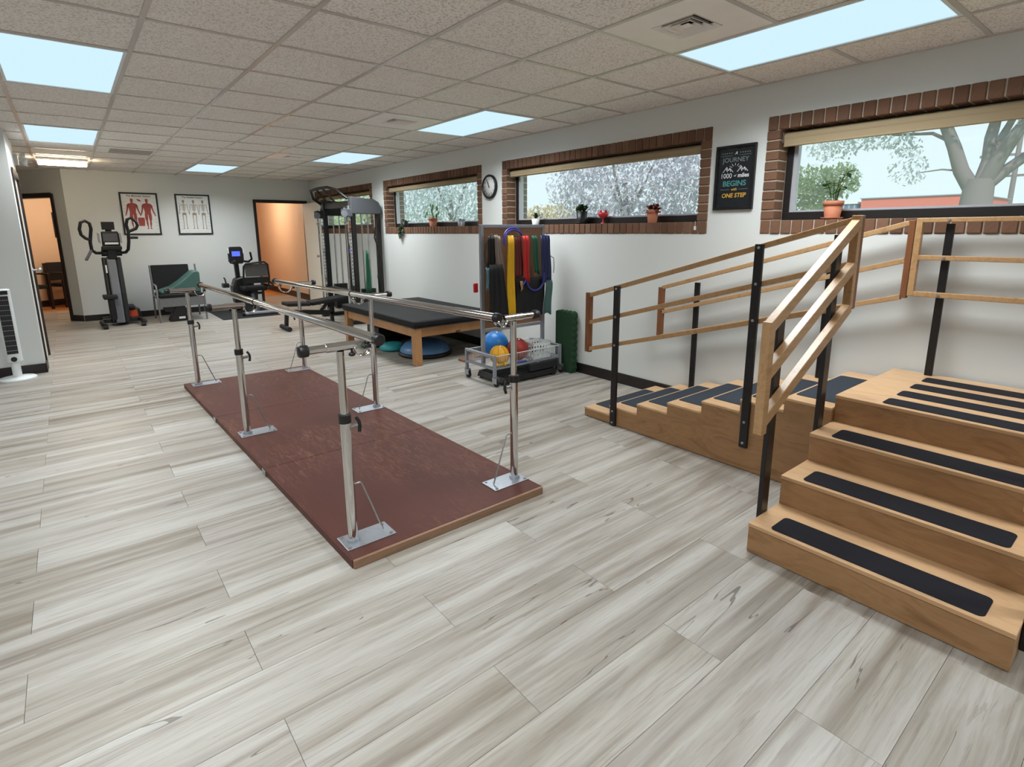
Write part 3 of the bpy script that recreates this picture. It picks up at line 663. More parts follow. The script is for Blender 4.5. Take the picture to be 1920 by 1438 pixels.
tag(MB().box(3.28,3.72,4.93,5.055,0,.022).prism([(3.28,.022),(3.72,.022),(3.72,.075)],'xz',4.93,5.055).build('slant_board',M['oakedge'],None,.003),'small brown wooden slant board by the cart','board')
tag(MB().box(3.02,3.55,6.55,6.95,0,.045).box(3.04,3.53,6.57,6.93,.045,.20).build('storage_box',M['blk'],None,.01),'black storage box in the dark under the treatment table','box')
# ================================================================ CART WITH PEGBOARD
CT=thing('pegboard_cart','grey steel rolling cart with an upright pegboard and wire shelf','cart',(3.39,4.18,0))
cx0,cx1,cy0,cy1=2.965,3.80,3.95,4.41; g=.028
fr=MB()
for x in(cx0,cx1):
    e=MB()
    for y in(cy0,cy1): e.box(x-g/2,x+g/2,y-g/2,y+g/2,.10,.295)
    e.box(x-g/2,x+g/2,cy0+g/2,cy1-g/2,.27,.295).box(x-g/2,x+g/2,cy0+g/2,cy1-g/2,.155,.178)
    e.build('end_frame',M['grey'],CT,.003)
for yy in(cy0,cy1): MB().box(cx0+g/2,cx1-g/2,yy-.008,yy+.008,.158,.174).build('side_beam',M['grey'],CT)
wr_=MB()
for y in(cy0,cy1): wr_.cyl((cx0,y,.285),(cx1,y,.285),.0038,6)
n=40
for i in range(n+1):
    x=cx0+.02+(cx1-cx0-.04)*i/n
    wr_.tube([(x,cy0,.285),(x,cy0+.004,.172),(x,cy1-.004,.172),(x,cy1,.285)],.0018,5)
wr_.build('wire_shelf',M['white'],CT)
for x,y in((cx0,cy0),(cx1,cy0),(cx0,cy1),(cx1,cy1)):
    c=MB().cyl((x,y,.10),(x,y,.088),.018,12).box(x-.016,x-.012,y-.045,y+.02,.03,.092).box(x+.012,x+.016,y-.045,y+.02,.03,.092).box(x-.016,x+.016,y-.03,y+.02,.086,.092).build('caster_fork',M['zinc'],CT)
    MB().cyl((x-.010,y-.025,.034),(x+.010,y-.025,.034),.034,18).build('caster_wheel',M['rubber'],c)
for x in(3.015,3.785): MB().box(x-.018,x+.018,4.185,4.215,.158,1.492).build('upright',M['grey'],CT,.003)
for za in(1.462,.475): MB().box(3.034,3.766,4.185,4.215,za,za+.03).build('cross_rail',M['grey'],CT,.003)
pg=MB().box(3.034,3.766,4.195,4.205,.51,1.462).build('pegboard',M['peg'],CT)
hs=MB()
for i in range(28):
    for j in range(36):
        x=3.05+i*.0262;z=.53+j*.0262
        hs.add([(x-.003,4.1945,z),(x,4.1945,z-.003),(x+.003,4.1945,z),(x,4.1945,z+.003)],[(0,1,2,3)])
tag(hs.build('peg_holes',M['blk'],pg),kind='stuff')
for i,x in enumerate((3.06,3.11,3.20,3.275,3.39,3.46,3.50,3.60,3.70,3.75)):
    MB().tube([(x,4.195,1.385),(x,4.12,1.385),(x,4.10,1.39),(x,4.092,1.402)],.003,6).build('peg_hook',M['steel'],CT)
def drape(name,mat,label,x0,x1,z0,z1,y=4.12,xb0=None,xb1=None,folds=3,amp=.008,th=.004,cat='exercise band',group=None,n=14,mrows=10):
    xb0=x0 if xb0 is None else xb0; xb1=x1 if xb1 is None else xb1
    m=MB(); vs=[]; ph=random.random()*6
    for j in range(mrows+1):
        t=j/mrows; z=z1+(z0-z1)*t
        for i in range(n+1):
            u=i/n; xa=x0+(x1-x0)*u; xb=xb0+(xb1-xb0)*u; x=xa+(xb-xa)*t
            yy=y+amp*math.sin(folds*2*PI*u+ph+.8*t)*(0.6+.4*t)-.012*math.sin(PI*min(1,t*8)/2)
            vs.append((x+.004*math.sin(7*t+ph),yy,z+(.012*math.sin(5*u+ph) if j==mrows else 0)))
    fs=[(j*(n+1)+i,j*(n+1)+i+1,(j+1)*(n+1)+i+1,(j+1)*(n+1)+i) for j in range(mrows) for i in range(n)]
    m.add(vs,fs,True); o=m.build(name,M[mat],None); s=o.modifiers.new('s','SOLIDIFY'); s.thickness=th; s.offset=0
    return tag(o,label,cat,group)
G='bands and straps hanging on the pegboard'
drape('exercise_band','yellow','long bright yellow exercise band hanging down the pegboard',3.243,3.315,.62,1.39,4.095,3.225,3.335,3,.010,group=G)
drape('exercise_band','red','bright red exercise band with a looped top on the pegboard',3.425,3.505,.945,1.385,4.095,3.452,3.505,2,.010,group=G)
drape('exercise_band','dred','dark red exercise band hanging behind the bright red one',3.36,3.44,.99,1.37,4.135,3.36,3.46,3,.006,group=G)
drape('exercise_band','green','green exercise band hanging between red and navy bands',3.548,3.615,1.015,1.385,4.10,3.585,3.645,2,.010,group=G)
drape('exercise_band','navy','wide navy blue band at the right end of the pegboard',3.665,3.785,.93,1.385,4.10,3.67,3.80,3,.013,group=G)
drape('mobility_strap','taupe','left taupe webbing strap hanging on the pegboard',3.085,3.125,1.10,1.395,4.098,3.105,3.155,1,.006,.004,cat='strap',group=G)
drape('mobility_strap','taupe','right taupe webbing strap hanging beside the yellow band',3.125,3.165,1.03,1.385,4.108,3.17,3.205,1,.006,.004,cat='strap',group=G)
drape('gait_belt','blackcloth','black cloth belt at the left end of the pegboard',3.03,3.10,1.11,1.385,4.115,3.005,3.10,2,.010,.005,cat='strap',group=G)
drape('cuff_weight_bag','blackcloth','large black cloth bag hanging low on the left of the pegboard',3.01,3.165,.60,1.125,4.075,2.985,3.225,3,.014,.02,cat='bag',group=G)
drape('cuff_weight_bag','blackcloth','black cloth wrap hanging below the red and green bands',3.37,3.735,.60,.975,4.13,3.35,3.70,4,.010,.02,cat='bag',group=G)
drape('exercise_band','wedge','dark teal folded band at the lower right of the pegboard',3.715,3.805,.60,.945,4.085,3.70,3.79,1,.006,.008,group=G)
drape('exercise_band','lblue','light blue band peeking out beside the black bag',2.985,3.022,.90,1.10,4.095,2.985,3.01,1,.004,group=G)
drape('mobility_strap','oak','small tan strap hanging next to the yellow band',3.395,3.43,.86,.95,4.10,3.40,3.42,1,.004,.004,cat='strap',group=G)
arc=[(3.20,4.10,1.315)]+[(3.335-.132*math.cos(a),4.10+.004*i,1.36+.10*math.sin(a)) for i,a in enumerate([PI*k/14 for k in range(0,13)])]
for dz,lab in((0,'outer'),(-.018,'inner')):
    tag(MB().tube([(x,y-.004+dz*.5,z+dz) for x,y,z in arc],.0085,8).build('resistance_tube',M['purple']),'%s blue purple tubing loop arching over the yellow band'%lab,'tubing','tubing loops on the pegboard')
tag(MB().tube([(3.415,4.098,.89)]+[(3.585-.115*math.cos(PI*k/12),4.085,.965-.115*math.sin(PI*k/12)) for k in range(0,13)]+[(3.70,4.09,1.02)],.0085,8).build('resistance_tube',M['purple']),'blue purple tubing hanging in a low loop over the black wrap','tubing','tubing loops on the pegboard')
tag(MB().tube([(3.03,4.095,1.37),(2.985,4.09,1.30),(2.972,4.09,1.22),(2.985,4.09,1.14),(3.01,4.09,1.10)],.004,6).build('cord_loop',M['blk']),'thin black cord loop bulging past the left post of the pegboard','cord')
tag(MB().tube([(3.76,4.09,1.20),(3.835,4.09,1.16),(3.842,4.09,1.08),(3.835,4.09,1.01)],.0035,6).build('cord_loop',M['blk']),'thin dark cord dangling at the right edge of the pegboard','cord')
tag(MB().box(2.945,2.99,4.225,4.25,.86,.95).build('weight_cuff',M['red'],None,.008),'small red cuff peeking from behind the left cart post','cuff')
# balls & basket on the shelf
def ball(name,c,r,mat,label,ribs=0):
    t=thing(name,label,'ball',(c[0],c[1],c[2]-r),0,'exercise balls on the cart shelf')
    MB().ball(c,r,28,16).build('shell',M[mat],t)
    MB().cyl((c[0]-.01,c[1]-.3*r,c[2]+r*.951),(c[0]-.012,c[1]-.31*r,c[2]+r*.965),.008,10).build('valve',M['white'],t)
    if ribs:
        for k in range(ribs):
            a=PI*k/ribs; MB().tube([(c[0]+(r+.0004)*math.cos(q)*math.cos(a),c[1]+(r+.0004)*math.cos(q)*math.sin(a),c[2]+(r+.0004)*math.sin(q)) for q in [2*PI*i/36 for i in range(36)]],.0012,4,True).build('seam',M['brown'],t)
SHZ=.1745
ball('exercise_ball',(3.25,4.312,SHZ+.135),.135,'blue','large blue exercise ball at the left of the cart shelf')
ball('medicine_ball',(3.095,4.045,SHZ+.095),.095,'bally','yellow medicine ball in front of the blue ball',4)
ball('medicine_ball',(3.345,4.075,SHZ+.11),.11,'ballred','red medicine ball between the yellow ball and white basket',4)
ball('leather_ball',(3.70,4.24,SHZ+.075),.075,'brown','small brown ball right of the white basket',3)
BK=thing('storage_basket','white plastic storage basket with square holes on the cart','basket',(3.54,4.05,SHZ))
def bwall(p,q,nh,z0,z1,out):
    m=MB(); d=(Vector(q)-Vector(p)); L=d.length; d.normalize()
    rows=[(z0,z0+.03)]
    def seg(a,b,za,zb): m.bar(Vector(p)+d*a+Vector((0,0,(za+zb)/2)),Vector(p)+d*b+Vector((0,0,(za+zb)/2)),.004,zb-za)
    seg(0,L,z0,z0+.028); seg(0,L,z1-.028,z1)
    for i in range(nh+1):
        a=L*i/nh; seg(max(0,a-.008),min(L,a+.008),z0+.028,z1-.028)
    for k in(1,2):
        zc=z0+.028+(z1-z0-.056)*k/3; seg(0,L,zc-.006,zc+.006)
    m.build('basket_wall',M['white'],BK)
for p,q,nh in(((3.465,3.968,0),(3.69,3.975,0),6),((3.69,3.975,0),(3.685,4.14,0),4),((3.685,4.14,0),(3.46,4.13,0),6),((3.46,4.13,0),(3.465,3.968,0),4)): bwall(p,q,nh,SHZ+.002,SHZ+.165,1)
MB().box(3.465,3.685,3.972,4.135,SHZ+.0005,SHZ+.004).build('basket_floor',M['white'],BK)
MB().tube([(3.46,3.963,SHZ+.166),(3.695,3.97,SHZ+.166),(3.69,4.145,SHZ+.166),(3.455,4.135,SHZ+.166)],.005,6,True).build('rim',M['white'],BK)
DB=thing('dumbbell','small yellow dumbbell on the cart shelf below the yellow ball','dumbbell',(3.03,3.972,SHZ))
MB().cyl((2.995,3.975,SHZ+.022),(3.09,3.963,SHZ+.022),.009,10).build('handle',M['yellow'],DB)
for x,y in((2.992,3.975),(3.08,3.963)): MB().cyl((x,y,SHZ+.022),(x+.022,y-.003,SHZ+.022),.0215,6).build('weight_head',M['yellow'],DB)
tag(MB().tube([(3.18,3.97,SHZ+.014),(3.22,3.965,SHZ+.018),(3.31,3.963,SHZ+.012),(3.36,3.962,SHZ+.012)],.011,8).build('rolled_cord',M['purple']),'short purple cord lying on the cart shelf under the red ball','cord')
SP=thing('aerobic_step','black ribbed aerobic step platform lying under the cart','step platform',(3.36,4.11,0))
MB().prism([(3.02,.02),(3.045,.075),(3.70,.075),(3.725,.02)],'xz',3.90,4.32).build('deck',M['blk'],SP,.006)
for i in range(8): MB().box(3.06,3.69,3.925+.049*i,3.95+.049*i,.0755,.083).build('rib',M['rubber'],SP,.002)
for x in(3.05,3.66):
    for y in(3.91,4.27): MB().box(x,x+.05,y,y+.045,0,.0195).build('foot',M['rubber'],SP)
tag(MB().box(3.36,3.735,3.90,3.938,.0835,.158).build('foam_block',M['rubber'],None,.008),'black foam block lying against the front of the aerobic step','foam block')
# green interlocking mat leaning by the wall
GM=thing('foam_mat','dark green interlocking foam mats leaning on the wall right of the cart','exercise mat',(3.90,3.96,0))
for k in range(3):
    x=3.845+.028*k
    poly=[];n=9
    y0,y1,z0,z1=3.83,4.06,.0,.62
    pts=[]
    for i in range(n*2+1):
        zz=z0+.02+(z1-z0-.02)*i/(n*2); pts.append((y0-(.012 if i%2 else 0),zz))
    for i in range(9):
        yy=y0+(y1-y0)*i/8; pts.append((yy,z1+(.014 if i%2 else 0)))
    pts+=[(y1,z0),(y0,z0)]
    MB().prism(pts,'yz',x,x+.024).build('mat_panel',M['dgreen'],GM)
# ================================================================ WALL THINGS
CK=thing('wall_clock','round black wall clock with white dial between two windows','clock',(XW,5.30,1.81))
cc=(XW,5.30,1.938)
MB().lathe([(.135,XW-.002),(.137,XW-.028),(.130,XW-.036),(.118,XW-.034),(.115,XW-.024)],(0,cc[1],cc[2]),36,'x',caps='').build('rim',M['blk'],CK)
MB().lathe([(.118,XW-.003),(.118,XW-.022),(.001,XW-.0225)],(0,cc[1],cc[2]),36,'x').build('dial',M['paper'],CK)
def glyph(body,size,mat,parent,name,mtx,extrude=.0004,shear=0,bold=0,align='CENTER'):
    cu=bpy.data.curves.new('t','FONT'); cu.body=body; cu.size=size; cu.align_x=align; cu.align_y='CENTER'; cu.extrude=extrude; cu.shear=shear; cu.offset=bold; cu.resolution_u=3
    o=bpy.data.objects.new('t',cu); COL.objects.link(o); me=bpy.data.meshes.new_from_object(o); bpy.data.objects.remove(o)
    off=OFF[parent.name]
    for v in me.vertices: v.co=(mtx@v.co)-off
    me.materials.clear(); me.materials.append(mat); q=bpy.data.objects.new(name,me); COL.objects.link(q); q.parent=parent; OFF[q.name]=off; return q
def wallX(x,y,z,sx=1): # text on the right wall, readable from inside (text +x -> world -Y)
    return Matrix(((0,0,-1,x),(-sx,0,0,y),(0,1,0,z),(0,0,0,1)))
def wallY(x,y,z,sx=1): # text on the back wall (text +x -> world +X)
    return Matrix(((sx,0,0,x),(0,0,-1,y),(0,1,0,z),(0,0,0,1)))
for h in range(12):
    a=PI/2-2*PI*((h+1)/12); glyph(str(h+1),.03,M['ink'],CK,'numeral',wallX(XW-.0232,cc[1]-.092*math.cos(a),cc[2]+.092*math.sin(a)))
for L,w,a,z in((.062,.009,math.radians(112),XW-.0255),(.092,.006,math.radians(118),XW-.028)):
    dv=Vector((0,-math.cos(a),math.sin(a))); c0=Vector((z,cc[1],cc[2])); MB().bar(c0-dv*.015,c0+dv*L,w,.0012,(1,0,0)).build('clock_hand',M['ink'],CK)
MB().cyl((XW-.0225,cc[1],cc[2]),(XW-.031,cc[1],cc[2]),.006,10).build('hand_hub',M['ink'],CK)
# framed quote
Q=thing('framed_quote','framed dark chalkboard quote reading a journey of 1000 miles','picture',(XW,2.249,1.578))
qy0,qy1,qz0,qz1=2.0925,2.406,1.578,2.0435
def picframe(parent,plane,a0,a1,z0,z1,x,dep,w,mat):
    m=MB()
    for p,q,r,s_ in((a0,a1,z0,z0+w),(a0,a1,z1-w,z1),(a0,a0+w,z0+w,z1-w),(a1-w,a1,z0+w,z1-w)):
        if plane=='x': m.box(x-dep,x,p,q,r,s_)
        else: m.box(p,q,x-dep,x,r,s_)
    return m.build('frame',mat,parent,.002)
picframe(Q,'x',qy0,qy1,qz0,qz1,XW-.001,.022,.018,M['blk'])
MB().box(XW-.010,XW-.001,qy0+.018,qy1-.018,qz0+.018,qz1-.018).build('print',M['poster'],Q)
qx=XW-.0105; yc=2.249
def qt(s,z,size,mat,shear=0,bold=0,dy=0,sx=1): glyph(s,size,M[mat],Q,'lettering',wallX(qx,yc+dy,z,sx),.0002,shear,bold)
qt('A',1.985,.030,'pwhite',.35,.0003)
qt('JOURNEY',1.938,.047,'pgrey',0,.0004,0,1.02)
qt('1000',1.825,.050,'pwhite',0,0,.068,.92); qt('of',1.825,.020,'pwhite',.3,0,.0); qt('miles',1.825,.042,'pwhite',0,.001,-.068)
qt('BEGINS',1.768,.054,'pteal',0,.0010,0,1.05); qt('with',1.727,.026,'pgold',.2,.0004)
qt('ONE STEP',1.682,.043,'pgold',.15,.0010,0,1.0)
m=MB()
for s_ in(-1,1):
    for i in range(5): m.box(qx-.0003,qx,yc+s_*(.035+.018*i)-.004,yc+s_*(.035+.018*i)+.004,1.984,1.992)
    m.box(qx-.0003,qx,yc+s_*.025,yc+s_*.12,1.969,1.9715) if s_>0 else m.box(qx-.0003,qx,yc-.12,yc-.025,1.969,1.9715)
    m.box(qx-.0003,qx,yc+.035,yc+.11,1.7255,1.728) if s_>0 else m.box(qx-.0003,qx,yc-.11,yc-.035,1.7255,1.728)
m.build('ornament',M['pgrey'],Q)
m=MB()
for s_,pk in((1,.055),(-1,-.06)):
    for (a,b,c,d) in((-.042,0,-.012,.038),(-.012,.038,.0,.012),(0,.012,.012,.030),(.012,.030,.040,0),(-.018,.030,-.006,.004),(.010,.026,.022,.004)):
        m.bar((qx-.0002,yc+pk-a,1.852+b),(qx-.0002,yc+pk-c,1.852+d),.0042,.0006,(1,0,0))
for a in(35,60,90,120,145): 
    r=math.radians(a); m.bar((qx-.0002,yc-.030*math.cos(r),1.868+.030*math.sin(r)),(qx-.0002,yc-.055*math.cos(r),1.868+.048*math.sin(r)),.003,.0006,(1,0,0))
m.build('mountain_drawing',M['pwhite'],Q)
# anatomy charts on the back wall
def figure(m,cx,zt,h,kind):
    S=h
    def P(pts): m.prism([(cx+x*S,zt-z*S) for x,z in pts],'xz',cy_-.0006,cy_)
    if kind=='muscle':
        P([(-.035,.0),(.035,.0),(.042,.05),(.03,.11),(.025,.14),(-.025,.14),(-.03,.11),(-.042,.05)])
        P([(-.03,.14),(.03,.14),(.12,.17),(.14,.21),(.105,.30),(.085,.44),(.10,.52),(-.10,.52),(-.085,.44),(-.105,.30),(-.14,.21),(-.12,.17)])
        for s_ in(-1,1):
            P([(s_*.12,.18),(s_*.15,.21),(s_*.165,.33),(s_*.20,.46),(s_*.225,.55),(s_*.20,.56),(s_*.165,.48),(s_*.125,.35),(s_*.10,.24)])
            P([(s_*.005,.52),(s_*.10,.52),(s_*.10,.66),(s_*.075,.74),(s_*.078,.82),(s_*.05,.95),(s_*.075,1.0),(s_*.02,1.0),(s_*.03,.95),(s_*.022,.82),(s_*.025,.74),(s_*.012,.64)])
    else:
        P([(-.032,.0),(.032,.0),(.038,.05),(.022,.11),(-.022,.11),(-.038,.05)])
        P([(-.008,.11),(.008,.11),(.008,.46),(-.008,.46)])
        for i in range(6): P([(-.075+.004*i,.17+.035*i),(.075-.004*i,.17+.035*i),(.07-.004*i,.185+.035*i),(-.07+.004*i,.185+.035*i)])
        P([(-.10,.15),(.10,.15),(.10,.163),(-.10,.163)]); P([(-.07,.44),(.07,.44),(.04,.52),(-.04,.52)])
        for s_ in(-1,1):
            P([(s_*.10,.15),(s_*.12,.16),(s_*.135,.34),(s_*.165,.50),(s_*.15,.51),(s_*.12,.35)])
            P([(s_*.035,.48),(s_*.065,.48),(s_*.055,.73),(s_*.06,.95),(s_*.085,1.0),(s_*.03,1.0),(s_*.04,.95),(s_*.035,.73)])
for name,lab,x0,x1,kind,title in(('anatomy_chart','framed red muscle anatomy chart on the back wall behind the elliptical',.787,1.329,'muscle','The Muscular System'),('anatomy_chart','framed pale skeleton anatomy chart on the back wall right of the muscle chart',1.588,2.131,'bone','The Skeletal System')):
    c=thing(name,lab,'picture',((x0+x1)/2,YB,1.402),0,'anatomy charts on the back wall')
    picframe(c,'y',x0,x1,1.402,2.10,YB-.001,.02,.024,M['blk'])
    MB().box(x0+.024,x1-.024,YB-.010,YB-.001,1.426,2.076).build('print',M['paper'],c)
    cy_=YB-.0105; xm=(x0+x1)/2
    glyph(title,.040,M['ink'],c,'title',wallY(xm,cy_,2.045,1),.0002,0,.0006)
    if kind=='muscle':
        m=MB(); figure(m,x0+.165,2.0,.50,'muscle'); figure(m,x1-.165,2.0,.50,'muscle'); m.build('figure_print',M['muscle'],c)
        m=MB(); m.prism([(xm-.045,1.69),(xm+.045,1.69),(xm+.05,1.64),(xm+.04,1.55),(xm-.04,1.55),(xm-.05,1.64)],'xz',cy_-.0006,cy_); m.prism([(xm-.04,2.0),(xm+.01,1.985),(xm+.035,1.955),(xm-.01,1.96)],'xz',cy_-.0006,cy_); m.build('detail_print',M['muscle'],c)
    else:
        m=MB()
        for fx in(x0+.12,xm+.005,x1-.12): figure(m,fx,2.0,.50,'bone')
        m.build('figure_print',M['bone'],c)
    m=MB()
    for i in range(9): 
        for xx in(x0+.04,x1-.075): m.box(xx,xx+.035,cy_-.0004,cy_,1.50+.055*i,1.503+.055*i)
    m.build('caption_print',M['pgrey'],c)
# emergency light, fan, tag
EM=thing('emergency_light','white twin-head emergency light high on the end of the left wall','emergency light',(-.30,8.62,2.19))
MB().box(-.41,-.30,8.601,8.66,2.20,2.32).build('case',M['white'],EM,.008)
for x,z in((-.285,2.30),(-.275,2.235)): MB().lathe([(.02,0),(.04,.025),(.045,.05),(.001,.052)],(x,8.63,z),16,'x').build('lamp_head',M['white'],EM)
FN=thing('tower_fan','white tower fan with dark grille beside the left wall','fan',(-.55,7.24,0))
MB().lathe([(.145,0),(.148,.012),(.14,.022),(.05,.032),(.001,.034)],(-.55,7.24,0),36).build('base',M['white'],FN)
MB().cyl((-.55,7.24,.03),(-.55,7.24,.19),.036,18).build('neck',M['white'],FN)
MB().prism(rrect(-.612,-.488,7.185,7.30,.05,6),'xy',.18,.905).build('body',M['white'],FN,.012,3)
gr=MB().box(-.592,-.508,7.180,7.186,.27,.84).build('grille',M['blk'],FN)
for i in range(11): MB().box(-.592,-.508,7.176,7.181,.30+.05*i,.304+.05*i).build('grille_bar',M['grey'],gr)
for i in range(7): MB().box(-.586+.0125*i,-.584+.0125*i,7.177,7.181,.27,.84).build('grille_bar',M['dgrey'],gr)
MB().cyl((-.55,7.187,.215),(-.55,7.176,.215),.024,18).build('dial',M['blk'],FN)
MB().box(-.595,-.505,7.178,7.187,.855,.892).build('control_panel',M['blk'],FN)
tag(MB().box(XW-.0135,XW-.0085,2.548,2.566,1.43,1.46).cyl((XW-.011,2.557,1.46),(XW-.011,2.557,1.50),.0015,6).build('shade_pull',M['white']),'small white shade pull hanging on the bricks below the middle window','shade pull')
# ================================================================ ELLIPTICAL
EL=thing('elliptical_trainer','black and grey elliptical trainer with looped arms against the back wall','elliptical trainer',(.53,10.62,0))
b=MB().tube([(.31,10.24,.045),(.285,10.32,.06),(.275,10.5,.075),(.30,10.62,.075)],.035,10).tube([(.79,10.24,.045),(.815,10.32,.06),(.80,10.5,.075),(.77,10.62,.075)],.035,10).box(.30,.78,10.58,10.68,.045,.11).box(.47,.62,10.62,11.25,.05,.12).box(.30,.80,11.2,11.27,.0,.07)
b.build('base_frame',M['blk'],EL,.008)
for x in(.31,.79): MB().cyl((x-.03,10.235,.03),(x+.03,10.235,.03),.03,12).build('foot_wheel',M['rubber'],EL)
MB().prism([(10.46,.045),(10.80,.045),(10.82,.5),(10.78,1.02),(10.70,1.08),(10.62,1.02),(10.50,.5)],'yz',.455,.575).build('shroud',M['mgrey'],EL,.02,3)
MB().prism([(10.49,.05),(10.83,.05),(10.84,.5),(10.80,1.06),(10.66,1.06),(10.54,.5)],'yz',.400,.454).build('side_cover',M['blk'],EL,.015)
MB().prism([(10.49,.05),(10.83,.05),(10.84,.5),(10.80,1.06),(10.66,1.06),(10.54,.5)],'yz',.576,.645).build('side_cover',M['blk'],EL,.015)
MB().prism([(.59,.05),(.82,.05),(.80,.235),(.60,.235)],'xz',10.70,10.90).build('flywheel_case',M['blk'],EL,.02)
MB().prism([(.61,.10),(.77,.10),(.76,.215),(.61,.215)],'xz',10.690,10.699).build('orange_panel',M['orange'],EL)
MB().box(.425,.445,10.515,10.52,.83,.95).build('label',M['white'],EL)
pd=MB().box(.335,.515,10.30,10.62,.44,.495).build('pedal',M['rubber'],EL,.012)
MB().bar((.43,10.47,.44),(.44,10.52,.10),.085,.11,(0,1,0)).build('pedal_arm',M['blk'],EL,.015)
MB().box(.60,.74,10.62,10.95,.235,.285).build('pedal',M['rubber'],EL,.012)
hb=MB().cyl((.41,10.70,1.13),(.67,10.70,1.13),.05,16).box(.48,.60,10.62,10.76,1.04,1.2).build('pivot_hub',M['blk'],EL,.01)
def arm(sx):
    c=.54
    f=lambda x:c+sx*(x-c)
    MB().tube([(f(.42),10.66,1.13),(f(.34),10.62,1.135),(f(.295),10.60,1.18),(f(.29),10.58,1.30),(f(.325),10.56,1.50),(f(.315),10.55,1.58),(f(.265),10.54,1.615),(f(.21),10.54,1.59),(f(.185),10.54,1.49),(f(.195),10.55,1.41),(f(.24),10.56,1.36),(f(.29),10.57,1.335)],.023,10).build('handlebar',M['blk'],EL)
    MB().tube([(f(.295),10.60,1.19),(f(.25),10.56,1.11),(f(.205),10.54,1.03)],.019,8).build('grip_peg',M['dgrey'],EL)
arm(1)
MB().tube([(.66,10.66,1.13),(.72,10.63,1.135),(.755,10.60,1.18),(.775,10.58,1.30),(.785,10.56,1.45),(.77,10.55,1.56),(.79,10.54,1.64),(.84,10.54,1.665),(.90,10.54,1.61),(.915,10.54,1.55),(.89,10.55,1.50),(.79,10.56,1.455)],.023,10).build('handlebar',M['blk'],EL)
MB().tube([(.78,10.58,1.36),(.85,10.56,1.362),(.90,10.55,1.36)],.018,8).build('grip_peg',M['blk'],EL)
MB().prism([(.435,1.235),(.665,1.235),(.655,1.46),(.44,1.46)],'xz',10.60,10.68).build('console',M['blk'],EL,.015)
MB().box(.455,.64,10.594,10.5995,1.31,1.43).build('display',M['dgrey'],EL)
MB().box(.47,.64,10.592,10.5995,1.262,1.292).build('button_strip',M['white'],EL)
for x in(.405,.675): MB().prism([(x-.012,1.30),(x+.016,1.27),(x+.012,1.43),(x-.016,1.44)],'xz',10.59,10.66).build('cup_wing',M['grey'],EL,.006)
MB().prism([(.41,1.18),(.68,1.18),(.675,1.24),(.42,1.24)],'xz',10.56,10.64).build('console_tray',M['blk'],EL,.015)
MB().bar((.54,10.66,1.2),(.54,10.68,1.5),.08,.04,(0,1,0)).build('console_neck',M['blk'],EL)
MB().box(.455,.62,10.60,10.615,1.485,1.605).build('tablet_holder',M['blk'],EL,.006)
# ================================================================ WIDE CHAIR, WEDGE, BOXES
CH=thing('wide_chair','wide black seat chair with grey steel frame under the skeleton chart','chair',(1.34,10.68,0))
for x in(1.035,1.70):
    MB().tube([(x,10.36,.0),(x,10.38,.36),(x,10.40,.56),(x,10.45,.60),(x,10.78,.60)],.014,8).build('front_leg',M['chairgrey'],CH)
    MB().tube([(x,11.02,.0),(x,10.93,.36),(x,10.90,.60),(x,10.96,.90)],.014,8).build('rear_leg',M['chairgrey'],CH)
MB().box(1.05,1.685,10.36,10.92,.395,.455).build('seat',M['vinyl'],CH,.02,3)
MB().prism([(10.90,.50),(10.945,.49),(11.0,.90),(10.96,.905)],'yz',1.05,1.60).build('backrest',M['vinyl'],CH,.012)
MB().box(1.05,1.685,10.37,10.40,.25,.392).build('front_apron',M['chairgrey'],CH)
MB().bar((1.035,10.40,.40),(1.035,10.92,.40),.02,.03).bar((1.70,10.40,.40),(1.70,10.92,.40),.02,.03).build('side_rail',M['chairgrey'],CH)
wd=MB().prism([(1.09,.457),(1.67,.457),(1.675,.79),(1.63,.815),(1.58,.80),(1.40,.65),(1.25,.55),(1.09,.505)],'xz',10.42,10.84).build('wedge_cushion',M['wedge'],None,.02,3); tag(wd,'dark green wedge cushion lying on the wide chair','cushion')
SB=thing('step_box','black folding step box on the floor under the wide chair','step box',(1.27,10.55,0))
MB().prism([(1.17,.0),(1.43,.0),(1.41,.24),(1.27,.24)],'xz',10.40,10.66).build('box',M['blk'],SB,.006)
MB().prism([(1.12,.17),(1.25,.15),(1.26,.24),(1.11,.24)],'xz',10.42,10.64).build('flap',M['blk'],SB,.004)
MB().box(1.30,1.39,10.394,10.3995,.04,.075).build('label',M['white'],SB)
# ================================================================ RECUMBENT BIKE
tag(MB().box(1.88,2.80,10.02,11.25,0,.008).build('rubber_mat',M['rubber'],None),'black rubber mat under the recumbent bike','mat')
BKE=thing('recumbent_bike','black recumbent exercise bike with glowing blue screen','exercise bike',(2.43,10.55,.008))
MB().cyl((2.26,10.22,.045),(2.78,10.22,.045),.034,14).build('stabilizer',M['grey'],BKE)
for x in(2.225,2.78): MB().cyl((x,10.22,.045),(x+.04,10.22,.045),.038,14).build('end_cap',M['blk'],BKE)
MB().cyl((2.20,11.12,.045),(2.70,11.12,.045),.034,14).build('stabilizer',M['blk'],BKE)
MB().bar((2.47,10.24,.08),(2.42,11.12,.10),.09,.09).cyl((2.47,10.26,.06),(2.46,10.40,.36),.035,12).build('main_beam',M['dgrey'],BKE)
MB().prism([(2.24,.18),(2.55,.16),(2.60,.40),(2.56,.56),(2.40,.66),(2.27,.62),(2.21,.45)],'xz',10.66,10.92).build('drive_shroud',M['blk'],BKE,.03,3)
MB().bar((2.34,10.80,.55),(2.325,10.78,.92),.07,.09,(0,1,0)).build('console_mast',M['blk'],BKE,.01)
MB().prism([(2.205,.93),(2.235,.885),(2.43,.885),(2.455,.93),(2.455,1.13),(2.42,1.185),(2.24,1.185),(2.205,1.13)],'xz',10.72,10.79).build('console',M['blk'],BKE,.012)
